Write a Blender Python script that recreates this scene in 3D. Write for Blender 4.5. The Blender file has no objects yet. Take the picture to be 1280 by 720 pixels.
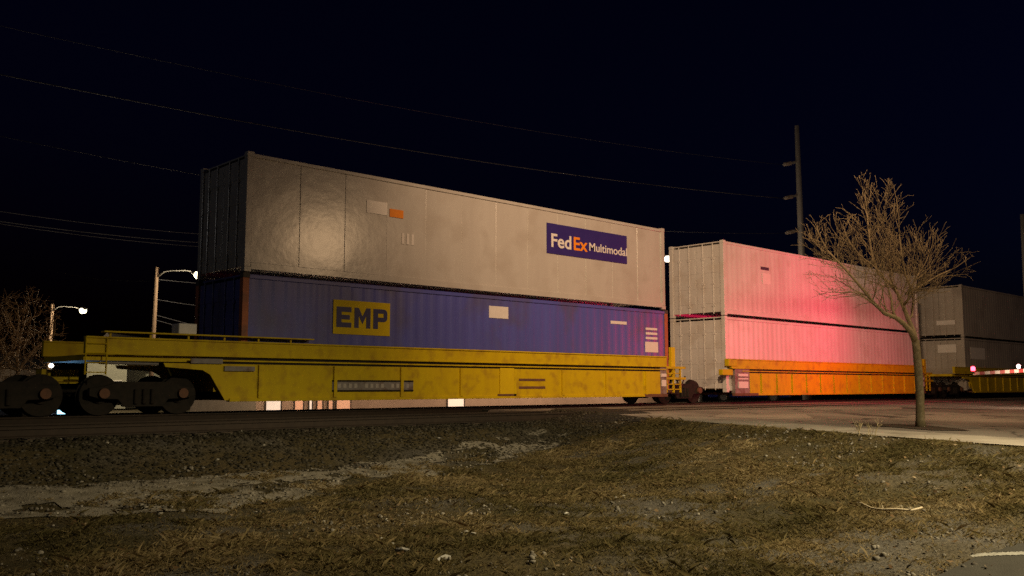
import bpy, math, random
import numpy as np
from mathutils import Vector
random.seed(7); rng = np.random.default_rng(11)
sc = bpy.context.scene
COL = sc.collection
R = math.radians

# ------------------------------------------------------------------ camera
TH = R(47.0); PITCH = R(6.09); FPX = 1152.0; CAMZ = 0.62
FW = np.array([math.cos(TH), math.sin(TH), 0.0]); RT = np.array([math.sin(TH), -math.cos(TH), 0.0]); ZU = np.array([0, 0, 1.0])
F3 = FW*math.cos(PITCH)+ZU*math.sin(PITCH); U3 = -FW*math.sin(PITCH)+ZU*math.cos(PITCH)
CAM = np.array([0, 0, CAMZ])
def ray(px, py):
    return F3 + RT*((px-640)/FPX) + U3*((360-py)/FPX)
def at_y(px, py, y):                      # surveyed from the photograph: a point in the upright plane at distance y
    d = ray(px, py); return CAM + d*(y/d[1])
def at_d(px, py, dist):                   # a point at a known distance along the view
    d = ray(px, py); return CAM + d*dist
cam_d = bpy.data.cameras.new('camera'); cam = bpy.data.objects.new('camera', cam_d); COL.objects.link(cam)
cam.location = CAM
from mathutils import Matrix
m3 = Matrix((Vector(RT), Vector(U3), Vector(-F3))).transposed()
cam.rotation_euler = m3.to_euler()
cam_d.sensor_width = 36; cam_d.lens = 36*FPX/1280; cam_d.clip_end = 3000
sc.camera = cam

# ------------------------------------------------------------------ materials
def nodes(name):
    m = bpy.data.materials.new(name); m.use_nodes = True
    nt = m.node_tree; return m, nt, nt.nodes['Principled BSDF']
def setin(b, k, v):
    if k in b.inputs: b.inputs[k].default_value = v
def mat(name, c1, c2=None, rough=.6, metal=0, scale=3.0, stretch=(1, 1, 1), bump=0.0, bscale=40, detail=6, lo=.35, hi=.7, c3=None, s3=.6, spec=.5):
    m, nt, b = nodes(name); L = nt.links.new
    tc = nt.nodes.new('ShaderNodeTexCoord'); mp = nt.nodes.new('ShaderNodeMapping'); mp.inputs['Scale'].default_value = stretch
    L(tc.outputs['Object'], mp.inputs[0])
    b.inputs['Roughness'].default_value = rough; b.inputs['Metallic'].default_value = metal
    setin(b, 'Specular IOR Level', spec)
    c2 = c2 or tuple(x*.8 for x in c1)
    n = nt.nodes.new('ShaderNodeTexNoise'); n.inputs['Scale'].default_value = scale; n.inputs['Detail'].default_value = detail
    n.inputs['Roughness'].default_value = .65
    L(mp.outputs[0], n.inputs['Vector'])
    cr = nt.nodes.new('ShaderNodeValToRGB'); e = cr.color_ramp.elements
    e[0].position = lo; e[1].position = hi; e[0].color = (*c1, 1); e[1].color = (*c2, 1)
    L(n.outputs['Fac'], cr.inputs[0]); out = cr.outputs[0]
    if c3:
        n3 = nt.nodes.new('ShaderNodeTexNoise'); n3.inputs['Scale'].default_value = scale*s3; n3.inputs['Detail'].default_value = 8
        mp3 = nt.nodes.new('ShaderNodeMapping'); mp3.inputs['Location'].default_value = (7.3, 2.1, 4.4); L(tc.outputs['Object'], mp3.inputs[0])
        L(mp3.outputs[0], n3.inputs['Vector'])
        r3 = nt.nodes.new('ShaderNodeValToRGB'); r3.color_ramp.elements[0].position = .5; r3.color_ramp.elements[1].position = .68
        L(n3.outputs['Fac'], r3.inputs[0])
        mx = nt.nodes.new('ShaderNodeMix'); mx.data_type = 'RGBA'; L(r3.outputs[0], mx.inputs['Factor'])
        L(out, mx.inputs[6]); mx.inputs[7].default_value = (*c3, 1); out = mx.outputs[2]
    L(out, b.inputs['Base Color'])
    if bump:
        nb = nt.nodes.new('ShaderNodeTexNoise'); nb.inputs['Scale'].default_value = bscale; nb.inputs['Detail'].default_value = 8
        L(tc.outputs['Object'], nb.inputs['Vector'])
        bp = nt.nodes.new('ShaderNodeBump'); bp.inputs['Strength'].default_value = bump; bp.inputs['Distance'].default_value = .02
        L(nb.outputs['Fac'], bp.inputs['Height']); L(bp.outputs[0], b.inputs['Normal'])
    return m
def emit(name, c, s):
    m, nt, b = nodes(name)
    b.inputs['Base Color'].default_value = (*c, 1); setin(b, 'Emission Color', (*c, 1)); setin(b, 'Emission Strength', s)
    return m
M = {}
M['white'] = mat('white_container_paint', (.66, .65, .63), (.55, .53, .5), .42, scale=1.4, stretch=(1, 1, .18), bump=.05, bscale=6, c3=(.56, .53, .49), s3=1.2)
M['silver'] = mat('pale_grey_container_paint', (.5, .485, .455), (.45, .43, .4), .25, scale=1.1, stretch=(1.2, 1, .15), bump=.4, bscale=1.5, c3=(.43, .405, .37), s3=1.1, spec=.9)
M['tan'] = mat('taupe_container_paint', (.42, .39, .35), (.35, .32, .29), .5, scale=1.2, stretch=(1, 1, .2), bump=.05, bscale=6, c3=(.3, .27, .24))
M['blue'] = mat('dark_blue_container_paint', (.085, .1, .42), (.07, .08, .33), .4, scale=1.4, stretch=(1, 1, .2), bump=.05, bscale=6, c3=(.085, .085, .24))
M['orange'] = mat('rust_orange_paint', (.42, .12, .035), (.3, .08, .03), .55, scale=4, c3=(.16, .06, .03))
M['yellow'] = mat('railcar_yellow_paint', (.6, .45, .004), (.52, .37, .006), .6, spec=.2, scale=2.2, stretch=(1.3, 1, .22), bump=.05, bscale=14, c3=(.42, .28, .012), s3=1.4)
M['yellow_trim'] = mat('clean_yellow_paint', (.66, .5, .006), (.6, .43, .008), .6, spec=.2, scale=3)
M['rust'] = mat('rusty_steel', (.17, .075, .04), (.1, .05, .03), .8, scale=6, bump=.2, bscale=30)
M['iron'] = mat('dark_cast_iron', (.016, .014, .012), (.03, .023, .018), .8, spec=.2, scale=8, bump=.2, bscale=30)
M['seam'] = mat('dark_steel_fitting', (.05, .045, .04), (.08, .06, .05), .7, scale=8)
M['grey'] = mat('weathered_grey_steel', (.24, .22, .21), (.16, .14, .13), .6, scale=6, c3=(.12, .07, .05))
M['navy'] = mat('navy_decal', (.03, .02, .16), (.035, .025, .18), .4, scale=2)
M['decal'] = mat('white_decal', (.74, .72, .7), (.66, .63, .6), .5, scale=8)
M['bright_decal'] = mat('bright_white_decal', (.92, .9, .87), (.88, .86, .83), .5, scale=8)
M['odecal'] = mat('orange_decal', (.85, .28, .01), (.8, .24, .01), .5, scale=8)
M['ink_blue'] = mat('dark_blue_ink', (.02, .02, .1), (.025, .025, .12), .5, scale=8)
M['ink'] = mat('dark_ink', (.04, .035, .06), (.05, .045, .07), .6, scale=8)
M['rail'] = mat('rail_steel', (.03, .02, .014), (.045, .03, .02), .8, metal=.2, scale=9)
M['railhead'] = mat('polished_rail_head', (.4, .38, .36), (.3, .27, .25), .3, metal=.9, scale=9)
M['tie'] = mat('weathered_timber', (.07, .05, .035), (.04, .028, .02), .9, scale=9, stretch=(3, .5, 1), bump=.3, bscale=18, c3=(.1, .075, .055))
M['scrap'] = mat('bleached_timber', (.22, .17, .15), (.14, .11, .09), .9, scale=12, stretch=(.5, 3, 1), bump=.3)
M['wood'] = mat('pole_timber', (.22, .15, .1), (.15, .1, .07), .85, scale=8, stretch=(3, 3, .3), bump=.2, bscale=20)
M['polesteel'] = mat('galvanised_steel', (.33, .33, .33), (.26, .26, .25), .5, metal=.3, scale=3)
M['bark'] = mat('grey_olive_bark', (.2, .16, .085), (.13, .1, .055), .85, scale=22, stretch=(1, 1, .4), bump=.35, bscale=60, c3=(.25, .2, .12))
M['twig'] = mat('twig_bark', (.32, .25, .14), (.24, .185, .1), .85, scale=12)
M['brush'] = mat('brown_brush', (.24, .15, .075), (.17, .105, .05), .9, scale=9)
M['wire'] = mat('wire_aluminium', (.04, .043, .052), (.035, .036, .045), .7)
M['wall'] = mat('warm_render_wall', (.45, .36, .29), (.38, .3, .24), .8, scale=1.5, bump=.1)
M['dwall'] = mat('dark_siding', (.34, .34, .28), (.27, .27, .22), .85, scale=2)
M['roof'] = mat('dark_shingles', (.04, .035, .035), (.06, .05, .045), .9, scale=5)
M['winlit'] = emit('lit_window', (1, .86, .72), .5)
M['winwarm'] = emit('warm_lit_window', (1, .6, .4), .18)
M['lampwarm'] = emit('street_lamp_glow', (1, .86, .56), 14)
M['lampwhite'] = emit('white_lamp_glow', (1, .9, .75), 20)
M['redlamp'] = emit('red_warning_lamp_glow', (1, .035, .06), 14)
M['armlamp'] = emit('pale_gate_lamp_glow', (1, .55, .5), 10)
M['bluelamp'] = emit('cold_headlamp_glow', (.36, .78, 1), 3.2)
M['coldlamp'] = emit('cold_white_lamp_glow', (.75, .85, 1), 4)
M['redwhite_r'] = mat('gate_red_sheeting', (.3, .025, .025), (.24, .025, .025), .6)
M['redwhite_w'] = mat('gate_white_sheeting', (.5, .45, .42), (.42, .38, .36), .6)
M['black'] = mat('black_paint', (.02, .02, .02), (.03, .03, .03), .5)
M['tyre'] = mat('tyre_rubber', (.02, .02, .02), (.03, .03, .03), .9)
M['glass'] = mat('dark_car_glass', (.02, .025, .03), (.03, .03, .035), .12)
M['cardark'] = mat('charcoal_car_paint', (.05, .05, .055), (.06, .06, .065), .25)
M['carsilver'] = mat('silver_car_paint', (.35, .36, .37), (.3, .31, .32), .25)
M['carblue'] = mat('bright_blue_car_paint', (.02, .06, .5), (.02, .05, .4), .25)
M['stone'] = mat('pale_limestone', (.42, .4, .36), (.3, .28, .25), .9, scale=14, bump=.3, bscale=60)
M['stick'] = mat('bleached_stick', (.5, .42, .3), (.38, .31, .21), .8, scale=30)
M['paintline'] = mat('worn_white_road_paint', (.3, .29, .25), (.2, .19, .165), .75, scale=18, c3=(.14, .13, .11))

def tint_mat(name, stops, rough=.9):
    m, nt, b = nodes(name); L = nt.links.new
    a = nt.nodes.new('ShaderNodeAttribute'); a.attribute_name = 'tint'
    cr = nt.nodes.new('ShaderNodeValToRGB'); el = cr.color_ramp.elements
    el[0].position = stops[0][0]; el[0].color = (*stops[0][1], 1); el[1].position = stops[-1][0]; el[1].color = (*stops[-1][1], 1)
    for p, c in stops[1:-1]:
        e = el.new(p); e.color = (*c, 1)
    L(a.outputs['Fac'], cr.inputs[0]); L(cr.outputs[0], b.inputs['Base Color']); b.inputs['Roughness'].default_value = rough
    setin(b, 'Specular IOR Level', .15)
    return m
def leafy(m):                                         # thin dry blades let light through
    nt = m.node_tree; b = nt.nodes['Principled BSDF']; t = nt.nodes.new('ShaderNodeBsdfTranslucent'); mx = nt.nodes.new('ShaderNodeMixShader'); mx.inputs[0].default_value = .45
    nt.links.new(b.inputs['Base Color'].links[0].from_socket, t.inputs[0]); out = nt.nodes['Material Output']
    nt.links.new(b.outputs[0], mx.inputs[1]); nt.links.new(t.outputs[0], mx.inputs[2]); nt.links.new(mx.outputs[0], out.inputs[0]); return m
M['grass'] = leafy(tint_mat('dead_grass', [(0, (.085, .072, .028)), (.35, (.175, .14, .062)), (.7, (.28, .21, .105)), (1, (.4, .33, .2))]))
M['pebble'] = tint_mat('mixed_pebbles', [(0, (.06, .052, .042)), (.5, (.15, .135, .11)), (.9, (.25, .225, .185)), (1, (.5, .47, .42))])
M['ballast'] = tint_mat('ballast_stone', [(0, (.02, .017, .011)), (.6, (.045, .038, .025)), (.95, (.085, .075, .055)), (1, (.3, .28, .24))])
M['leaf'] = tint_mat('dead_leaf', [(0, (.06, .035, .015)), (.6, (.12, .075, .035)), (1, (.25, .19, .12))])

# ------------------------------------------------------------------ mesh helpers
class MB:
    def __init__(s): s.v = []; s.f = []; s.mi = []; s.cur = 0
    def add(s, vs, fs):
        o = len(s.v); s.v += [tuple(map(float, v)) for v in vs]; s.f += [tuple(i+o for i in f) for f in fs]; s.mi += [s.cur]*len(fs); return s
    def box(s, x0, x1, y0, y1, z0, z1):
        return s.add([(x0, y0, z0), (x1, y0, z0), (x1, y1, z0), (x0, y1, z0), (x0, y0, z1), (x1, y0, z1), (x1, y1, z1), (x0, y1, z1)],
                     [(0, 3, 2, 1), (4, 5, 6, 7), (0, 1, 5, 4), (1, 2, 6, 5), (2, 3, 7, 6), (3, 0, 4, 7)])
    def prism(s, poly, axis, a, b):             # poly: list of 2-D points, extruded along an axis; given counter-clockwise seen from +axis
        n = len(poly)
        def P(p, t):
            return {'x': (t, p[0], p[1]), 'y': (p[0], t, p[1]), 'z': (p[0], p[1], t)}[axis]
        vs = [P(p, a) for p in poly]+[P(p, b) for p in poly]
        return s.add(vs, [tuple(range(n))[::-1], tuple(range(n, 2*n))]+[(i, (i+1) % n, n+(i+1) % n, n+i) for i in range(n)])
    def tube(s, pts, rad, n=8, cap=True):
        pts = [np.array(p, float) for p in pts]; k = len(pts)
        rad = rad if hasattr(rad, '__len__') else [rad]*k
        vs = []; up = None
        for i, p in enumerate(pts):
            t = pts[min(i+1, k-1)]-pts[max(i-1, 0)]; t = t/(np.linalg.norm(t)+1e-9)
            if up is None:
                up = np.array([0, 0, 1.0]) if abs(t[2]) < .9 else np.array([1.0, 0, 0])
            a = np.cross(t, up); a /= np.linalg.norm(a)+1e-9; b = np.cross(a, t); up = b
            for j in range(n):
                q = 2*math.pi*j/n; vs.append(p+rad[i]*(a*math.cos(q)+b*math.sin(q)))
        fs = [(i*n+j, i*n+(j+1) % n, (i+1)*n+(j+1) % n, (i+1)*n+j) for i in range(k-1) for j in range(n)]
        if cap: fs += [tuple(range(n))[::-1], tuple(range((k-1)*n, k*n))]
        return s.add(vs, fs)
    def disc(s, c, r, axis, h, n=20):            # cylinder with its axis along x / y / z centred on c
        c = np.array(c, float); d = {'x': (1, 0, 0), 'y': (0, 1, 0), 'z': (0, 0, 1)}[axis]; d = np.array(d)*h/2
        return s.tube([c-d, c+d], r, n)
    def build(s, name, m, parent=None, smooth=False, bevel=0):
        me = bpy.data.meshes.new(name); me.from_pydata(s.v, [], s.f); me.update()
        ms = m if isinstance(m, (list, tuple)) else [m]
        for x in ms: me.materials.append(x)
        if len(ms) > 1: me.polygons.foreach_set('material_index', s.mi)
        import bmesh
        bm = bmesh.new(); bm.from_mesh(me); bmesh.ops.recalc_face_normals(bm, faces=bm.faces); bm.to_mesh(me); bm.free()
        if smooth: me.polygons.foreach_set('use_smooth', [True]*len(me.polygons))
        o = bpy.data.objects.new(name, me); COL.objects.link(o)
        if parent: o.parent = parent; o.matrix_parent_inverse = Matrix.Translation(-parent.location) if parent.type == 'EMPTY' else Matrix()
        if bevel:
            bv = o.modifiers.new('edge', 'BEVEL'); bv.width = bevel; bv.segments = 2; bv.limit_method = 'ANGLE'
        return o
def bake_mesh(name, V, Fc, m, tint=None, smooth=False):     # numpy mesh of triangles
    me = bpy.data.meshes.new(name); V = np.asarray(V, np.float32); Fc = np.asarray(Fc, np.int32)
    k = Fc.shape[1]
    me.vertices.add(len(V)); me.vertices.foreach_set('co', V.ravel())
    me.loops.add(Fc.size); me.loops.foreach_set('vertex_index', Fc.ravel())
    me.polygons.add(len(Fc)); me.polygons.foreach_set('loop_start', np.arange(0, Fc.size, k, dtype=np.int32)); me.polygons.foreach_set('loop_total', np.full(len(Fc), k, np.int32))
    me.update(calc_edges=True); me.validate()
    if tint is not None:
        a = me.attributes.new('tint', 'FLOAT', 'POINT'); a.data.foreach_set('value', np.asarray(tint, np.float32))
    if smooth: me.polygons.foreach_set('use_smooth', [True]*len(me.polygons))
    me.materials.append(m); o = bpy.data.objects.new(name, me); COL.objects.link(o); return o
def tag(o, label=None, cat=None, group=None, kind=None):
    if label: o['label'] = label
    if cat: o['category'] = cat
    if group: o['group'] = group
    if kind: o['kind'] = kind
    return o
def thing(name, loc, label, cat, group=None):
    o = bpy.data.objects.new(name, None); COL.objects.link(o); o.location = loc; o.empty_display_size = .3
    return tag(o, label, cat, group)
def rel(parent):                                   # child helper: mesh given in world coordinates under an Empty
    return parent
def text(s, name, size, m, loc, parent, extrude=.003, bold=0.0, sx=1.0, align='LEFT', shear=0):
    c = bpy.data.curves.new(name, 'FONT'); c.body = s; c.size = size; c.extrude = extrude; c.offset = bold; c.align_x = align; c.align_y = 'CENTER'; c.shear = shear
    t = bpy.data.objects.new('tmp', c); COL.objects.link(t)
    dg = bpy.context.evaluated_depsgraph_get(); dg.update()
    me = bpy.data.meshes.new_from_object(t.evaluated_get(dg)); bpy.data.objects.remove(t); me.name = name
    me.materials.clear(); me.materials.append(m)
    me.transform(Matrix.Translation(Vector(loc)) @ Matrix.Rotation(R(90), 4, 'X') @ Matrix.Diagonal((sx, 1, 1, 1)))
    o = bpy.data.objects.new(name, me); COL.objects.link(o); o.parent = parent
    if parent.type == 'EMPTY': o.matrix_parent_inverse = Matrix.Translation(-parent.location)
    return o

# value noise for terrain
_T = rng.random((256, 256))
def vnoise(x, y):
    x = np.asarray(x, float); y = np.asarray(y, float)
    xi = np.floor(x).astype(int); yi = np.floor(y).astype(int); fx = x-xi; fy = y-yi
    fx = fx*fx*(3-2*fx); fy = fy*fy*(3-2*fy)
    a = _T[xi % 256, yi % 256]; b = _T[(xi+1) % 256, yi % 256]; c = _T[xi % 256, (yi+1) % 256]; d = _T[(xi+1) % 256, (yi+1) % 256]
    return (a*(1-fx)+b*fx)*(1-fy)+(c*(1-fx)+d*fx)*fy
def fbm(x, y, s=1.0, o=4):
    t = 0; a = .5
    for i in range(o):
        t = t+a*vnoise(np.asarray(x)*s+i*17.3, np.asarray(y)*s+i*9.1); s *= 2.03; a *= .5
    return t
def sstep(a, b, x):
    t = np.clip((np.asarray(x, float)-a)/(b-a), 0, 1); return t*t*(3-2*t)
def xedge(y):                                       # outer edge of the sidewalk
    return 14.25+(np.clip(y, -30, 17.6)-4.6)*.293
GLY = [-40, 4, 9, 12, 13.5, 14.75, 15.0, 24.3, 26.5, 32, 80]; GLZ = [-1.0, -.95, -.92, -.86, -.70, -.27, -.24, -.24, -.7, -1.2, -1.3]
GRY = [-40, 4.6, 10, 14, 15.2, 24.5, 34, 60, 80]; GRZ = [-.3, -.26, -.19, -.12, -.06, -.06, -.4, -1.2, -1.3]
def road_z(y): return np.interp(y, GRY, GRZ)
def ground_z(x, y, rough=True):
    x = np.asarray(x, float); y = np.asarray(y, float)
    gl = np.interp(y, GLY, GLZ); gr = road_z(y)-.07
    s = x-xedge(y)
    w = sstep(-6.5+np.clip((y-9)*.6, 0, 4.6), -.1, s)
    z = gl*(1-w)+gr*w
    edge = sstep(-.9, -.12, s)*(s <= .02)*(y < 17.6)
    z = np.where((s > .02), np.where(y < 60, gr, z), z+edge*.085)
    if rough:
        amp = np.where(s < -.05, np.clip((-s)/1.5, .05, 1), 0)*np.where((y > 14.6) & (y < 25), .15, 1.0)
        z = z+amp*((fbm(x, y, .7)-.47)*.22+(fbm(x+40, y, 4.0, 3)-.44)*.06)
    return z
def hit(px, py, off=0.0):
    d = ray(px, py); t = 2.0
    while t < 400:
        p = CAM+d*t
        if p[2] <= float(ground_z(p[0], p[1], False))+off: break
        t += .02
    return CAM+d*t

# ------------------------------------------------------------------ ground
def axis_pts(lo, hi, a, b, fine, coarse):
    out = list(np.arange(a, b, fine)); x = a
    st = fine
    while x > lo: st = min(st*1.35, coarse); x -= st; out.append(x)
    x = b; st = fine
    while x < hi: out.append(x); st = min(st*1.35, coarse); x += st
    out.append(hi); return np.array(sorted(set(out)))
gx = axis_pts(-900, 1200, -4, 19.5, .11, 60); gy = axis_pts(-300, 1500, 2.6, 16, .1, 60)
X, Y = np.meshgrid(gx, gy, indexing='ij'); Z = ground_z(X, Y)
nx, ny = X.shape
idx = np.arange(nx*ny).reshape(nx, ny)
Q = np.stack([idx[:-1, :-1], idx[1:, :-1], idx[1:, 1:], idx[:-1, 1:]], -1).reshape(-1, 4)
m, nt, b = nodes('dry_soil_and_thatch'); L = nt.links.new
tc = nt.nodes.new('ShaderNodeTexCoord')
n1 = nt.nodes.new('ShaderNodeTexNoise'); n1.inputs['Scale'].default_value = .55; n1.inputs['Detail'].default_value = 10; n1.inputs['Roughness'].default_value = .7
n2 = nt.nodes.new('ShaderNodeTexNoise'); n2.inputs['Scale'].default_value = 26; n2.inputs['Detail'].default_value = 8; n2.inputs['Roughness'].default_value = .75
for n in (n1, n2): L(tc.outputs['Object'], n.inputs['Vector'])
c1 = nt.nodes.new('ShaderNodeValToRGB'); e = c1.color_ramp.elements
e[0].position = .38; e[0].color = (.055, .049, .026, 1); e[1].position = .62; e[1].color = (.095, .074, .04, 1)
c2 = nt.nodes.new('ShaderNodeValToRGB'); e = c2.color_ramp.elements
e[0].position = .36; e[0].color = (.35, .35, .35, 1); e[1].position = .68; e[1].color = (1.5, 1.45, 1.35, 1)
L(n1.outputs['Fac'], c1.inputs[0]); L(n2.outputs['Fac'], c2.inputs[0])
mx = nt.nodes.new('ShaderNodeMix'); mx.data_type = 'RGBA'; mx.blend_type = 'MULTIPLY'; mx.inputs['Factor'].default_value = 1
L(c1.outputs[0], mx.inputs[6]); L(c2.outputs[0], mx.inputs[7]); L(mx.outputs[2], b.inputs['Base Color'])
n3 = nt.nodes.new('ShaderNodeTexNoise'); n3.inputs['Scale'].default_value = .42; n3.inputs['Detail'].default_value = 7; L(tc.outputs['Object'], n3.inputs['Vector'])
c3 = nt.nodes.new('ShaderNodeValToRGB'); e = c3.color_ramp.elements; e[0].position = .5; e[0].color = (0, 0, 0, 1); e[1].position = .62; e[1].color = (1, 1, 1, 1); L(n3.outputs['Fac'], c3.inputs[0])
m3_ = nt.nodes.new('ShaderNodeMix'); m3_.data_type = 'RGBA'; L(c3.outputs[0], m3_.inputs['Factor']); L(c1.outputs[0], m3_.inputs[6]); m3_.inputs[7].default_value = (.1, .092, .08, 1); L(m3_.outputs[2], mx.inputs[6])
bp = nt.nodes.new('ShaderNodeBump'); bp.inputs['Strength'].default_value = .7; bp.inputs['Distance'].default_value = .03
L(n2.outputs['Fac'], bp.inputs['Height']); L(bp.outputs[0], b.inputs['Normal'])
b.inputs['Roughness'].default_value = .95; setin(b, 'Specular IOR Level', .1)
M['soil'] = m
g = bake_mesh('ground', np.stack([X, Y, Z], -1).reshape(-1, 3), Q, m, smooth=True); tag(g, kind='structure')

def drape(name, poly, m, step, off, zf, kind='structure', ragged=0, rs=1.2):   # a sheet cut by a polygon, laid over the ground
    P = np.array(poly); lo = P.min(0)-.3; hi = P.max(0)+.3
    xs = np.arange(lo[0], hi[0]+step, step); ys = np.arange(lo[1], hi[1]+step, step)
    XX, YY = np.meshgrid(xs, ys, indexing='ij')
    def inside(x, y):
        c = np.zeros(x.shape, bool); j = len(P)-1
        for i in range(len(P)):
            xi, yi = P[i]; xj, yj = P[j]
            k = ((yi > y) != (yj > y)) & (x < (xj-xi)*(y-yi)/(yj-yi+1e-12)+xi); c ^= k; j = i
        return c
    cx = XX[:-1, :-1]+step/2; cy = YY[:-1, :-1]+step/2
    if ragged:
        cx = cx+(fbm(cx+11, cy+3, rs)-.47)*ragged*2; cy = cy+(fbm(cx+71, cy+33, rs)-.47)*ragged*2
    keep = inside(cx, cy)
    idx = np.arange(XX.size).reshape(XX.shape)
    Qs = np.stack([idx[:-1, :-1], idx[1:, :-1], idx[1:, 1:], idx[:-1, 1:]], -1)[keep]
    ZZ = zf(XX, YY)+off
    used = np.unique(Qs); remap = -np.ones(XX.size, int); remap[used] = np.arange(len(used))
    V = np.stack([XX, YY, ZZ], -1).reshape(-1, 3)[used]
    o = bake_mesh(name, V, remap[Qs], m, smooth=True); tag(o, kind=kind); return o
M['gravelbed'] = mat('dusty_gravel_bed', (.26, .235, .19), (.18, .158, .122), .95, scale=9, bump=.8, bscale=55, c3=(.12, .105, .075), s3=.35, spec=.1)
def path_in(x, y):
    lo = np.interp(x, [-10, 3, 5, 6.5, 8, 10, 11.7, 13.2, 15], [11.6, 11.5, 10.8, 11.2, 12.1, 12.3, 12.6, 13.3, 13.9])+.5*(vnoise(x*.6+5, 3.3)-.5)+.7*(fbm(x, y, 1.6)-.47)
    hi = np.interp(x, [-10, 3, 8, 11, 13.2, 16], [13.25, 13.3, 13.35, 13.7, 14.25, 14.6])+.3*(vnoise(x*.5+9, 7.7)-.5)+.4*(fbm(x+30, y, 2.2)-.47)
    return (y > lo) & (y < hi)
def sheet_mask(name, x0, x1, y0, y1, step, maskf, m, off, zf):
    xs = np.arange(x0, x1, step); ys = np.arange(y0, y1, step); XX, YY = np.meshgrid(xs, ys, indexing='ij')
    keep = maskf(XX[:-1, :-1]+step/2, YY[:-1, :-1]+step/2)
    idx = np.arange(XX.size).reshape(XX.shape); Qs = np.stack([idx[:-1, :-1], idx[1:, :-1], idx[1:, 1:], idx[:-1, 1:]], -1)[keep]
    used = np.unique(Qs); remap = -np.ones(XX.size, int); remap[used] = np.arange(len(used))
    V = np.stack([XX, YY, zf(XX, YY)+off], -1).reshape(-1, 3)[used]
    return tag(bake_mesh(name, V, remap[Qs], m, smooth=True), kind='structure')
sheet_mask('gravel_path', -12, 17.2, 10.0, 14.7, .06, lambda x, y: path_in(x, y) & (fbm(x+5, y*1.6, 1.3) < .74-.022*np.clip(x, 0, 14)) & (x < xedge(y)-1.5-1.5*fbm(x, y, 1.1)), M['gravelbed'], .012, ground_z)

# pavement: road, sidewalk, mulch strip round the tree
def road_mat():
    m, nt, b = nodes('worn_pale_asphalt'); L = nt.links.new
    tc = nt.nodes.new('ShaderNodeTexCoord')
    n1 = nt.nodes.new('ShaderNodeTexNoise'); n1.inputs['Scale'].default_value = .35; n1.inputs['Detail'].default_value = 9; n1.inputs['Roughness'].default_value = .62
    n2 = nt.nodes.new('ShaderNodeTexNoise'); n2.inputs['Scale'].default_value = 45; n2.inputs['Detail'].default_value = 6
    nw = nt.nodes.new('ShaderNodeTexNoise'); nw.inputs['Scale'].default_value = .8; nw.inputs['Detail'].default_value = 5
    vo = nt.nodes.new('ShaderNodeTexVoronoi'); vo.feature = 'DISTANCE_TO_EDGE'; vo.inputs['Scale'].default_value = .32
    for n in (n1, n2, nw): L(tc.outputs['Object'], n.inputs['Vector'])
    av = nt.nodes.new('ShaderNodeVectorMath'); av.operation = 'MULTIPLY_ADD'; L(nw.outputs['Color'], av.inputs[0]); av.inputs[1].default_value = (2.2, 2.2, 0); L(tc.outputs['Object'], av.inputs[2])
    L(av.outputs[0], vo.inputs['Vector'])
    c1 = nt.nodes.new('ShaderNodeValToRGB'); e = c1.color_ramp.elements
    e[0].position = .4; e[0].color = (.17, .145, .125, 1); e[1].position = .6; e[1].color = (.27, .235, .2, 1)
    L(n1.outputs['Fac'], c1.inputs[0])
    ck = nt.nodes.new('ShaderNodeValToRGB'); e = ck.color_ramp.elements; e[0].position = .004; e[0].color = (.3, .3, .3, 1); e[1].position = .02; e[1].color = (1, 1, 1, 1)
    L(vo.outputs['Distance'], ck.inputs[0])
    mx = nt.nodes.new('ShaderNodeMix'); mx.data_type = 'RGBA'; mx.blend_type = 'MULTIPLY'; mx.inputs['Factor'].default_value = 1
    L(c1.outputs[0], mx.inputs[6]); L(ck.outputs[0], mx.inputs[7])
    c2 = nt.nodes.new('ShaderNodeValToRGB'); e = c2.color_ramp.elements; e[0].position = .3; e[0].color = (.75, .75, .75, 1); e[1].position = .7; e[1].color = (1.15, 1.15, 1.15, 1)
    L(n2.outputs['Fac'], c2.inputs[0])
    m2 = nt.nodes.new('ShaderNodeMix'); m2.data_type = 'RGBA'; m2.blend_type = 'MULTIPLY'; m2.inputs['Factor'].default_value = 1
    L(mx.outputs[2], m2.inputs[6]); L(c2.outputs[0], m2.inputs[7]); L(m2.outputs[2], b.inputs['Base Color'])
    bp = nt.nodes.new('ShaderNodeBump'); bp.inputs['Strength'].default_value = .4; bp.inputs['Distance'].default_value = .01
    L(n2.outputs['Fac'], bp.inputs['Height']); L(bp.outputs[0], b.inputs['Normal']); b.inputs['Roughness'].default_value = .85
    return m
M['road'] = road_mat()
M['concrete'] = mat('worn_concrete', (.34, .3, .25), (.27, .235, .195), .85, scale=2.2, bump=.3, bscale=60, c3=(.2, .17, .14), s3=.5)
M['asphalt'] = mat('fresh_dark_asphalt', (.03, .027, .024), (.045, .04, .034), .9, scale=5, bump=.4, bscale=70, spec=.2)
M['oldasphalt'] = mat('old_grey_asphalt', (.045, .042, .034), (.035, .032, .026), .9, scale=6, bump=.4, bscale=70, spec=.2)
M['mulch'] = mat('brown_mulch', (.075, .048, .03), (.04, .028, .018), .95, scale=25, bump=.8, bscale=50)
SW = 1.75
def strip(name, f0, f1, ys, m, off, dip=.25):
    mb = MB(); n = len(ys)
    vs = []
    for y in ys:
        z = float(road_z(y))+off
        vs += [(f0(y), y, z-dip), (f0(y), y, z), (f1(y), y, z), (f1(y), y, z-dip)]
    fs = []
    for i in range(n-1):
        for j in range(3):
            fs.append((4*i+j, 4*i+j+1, 4*i+4+j+1, 4*i+4+j))
    mb.add(vs, fs); o = mb.build(name, m); tag(o, kind='structure'); return o
ys = list(np.linspace(-30, 17.6, 90))+list(np.linspace(18, 62, 60))
strip('road', lambda y: xedge(y)+SW+.0 if y < 14 else xedge(y)+SW-min(1.75, (y-14)*1.0), lambda y: 75.0, ys, M['road'], 0.0)
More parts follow.
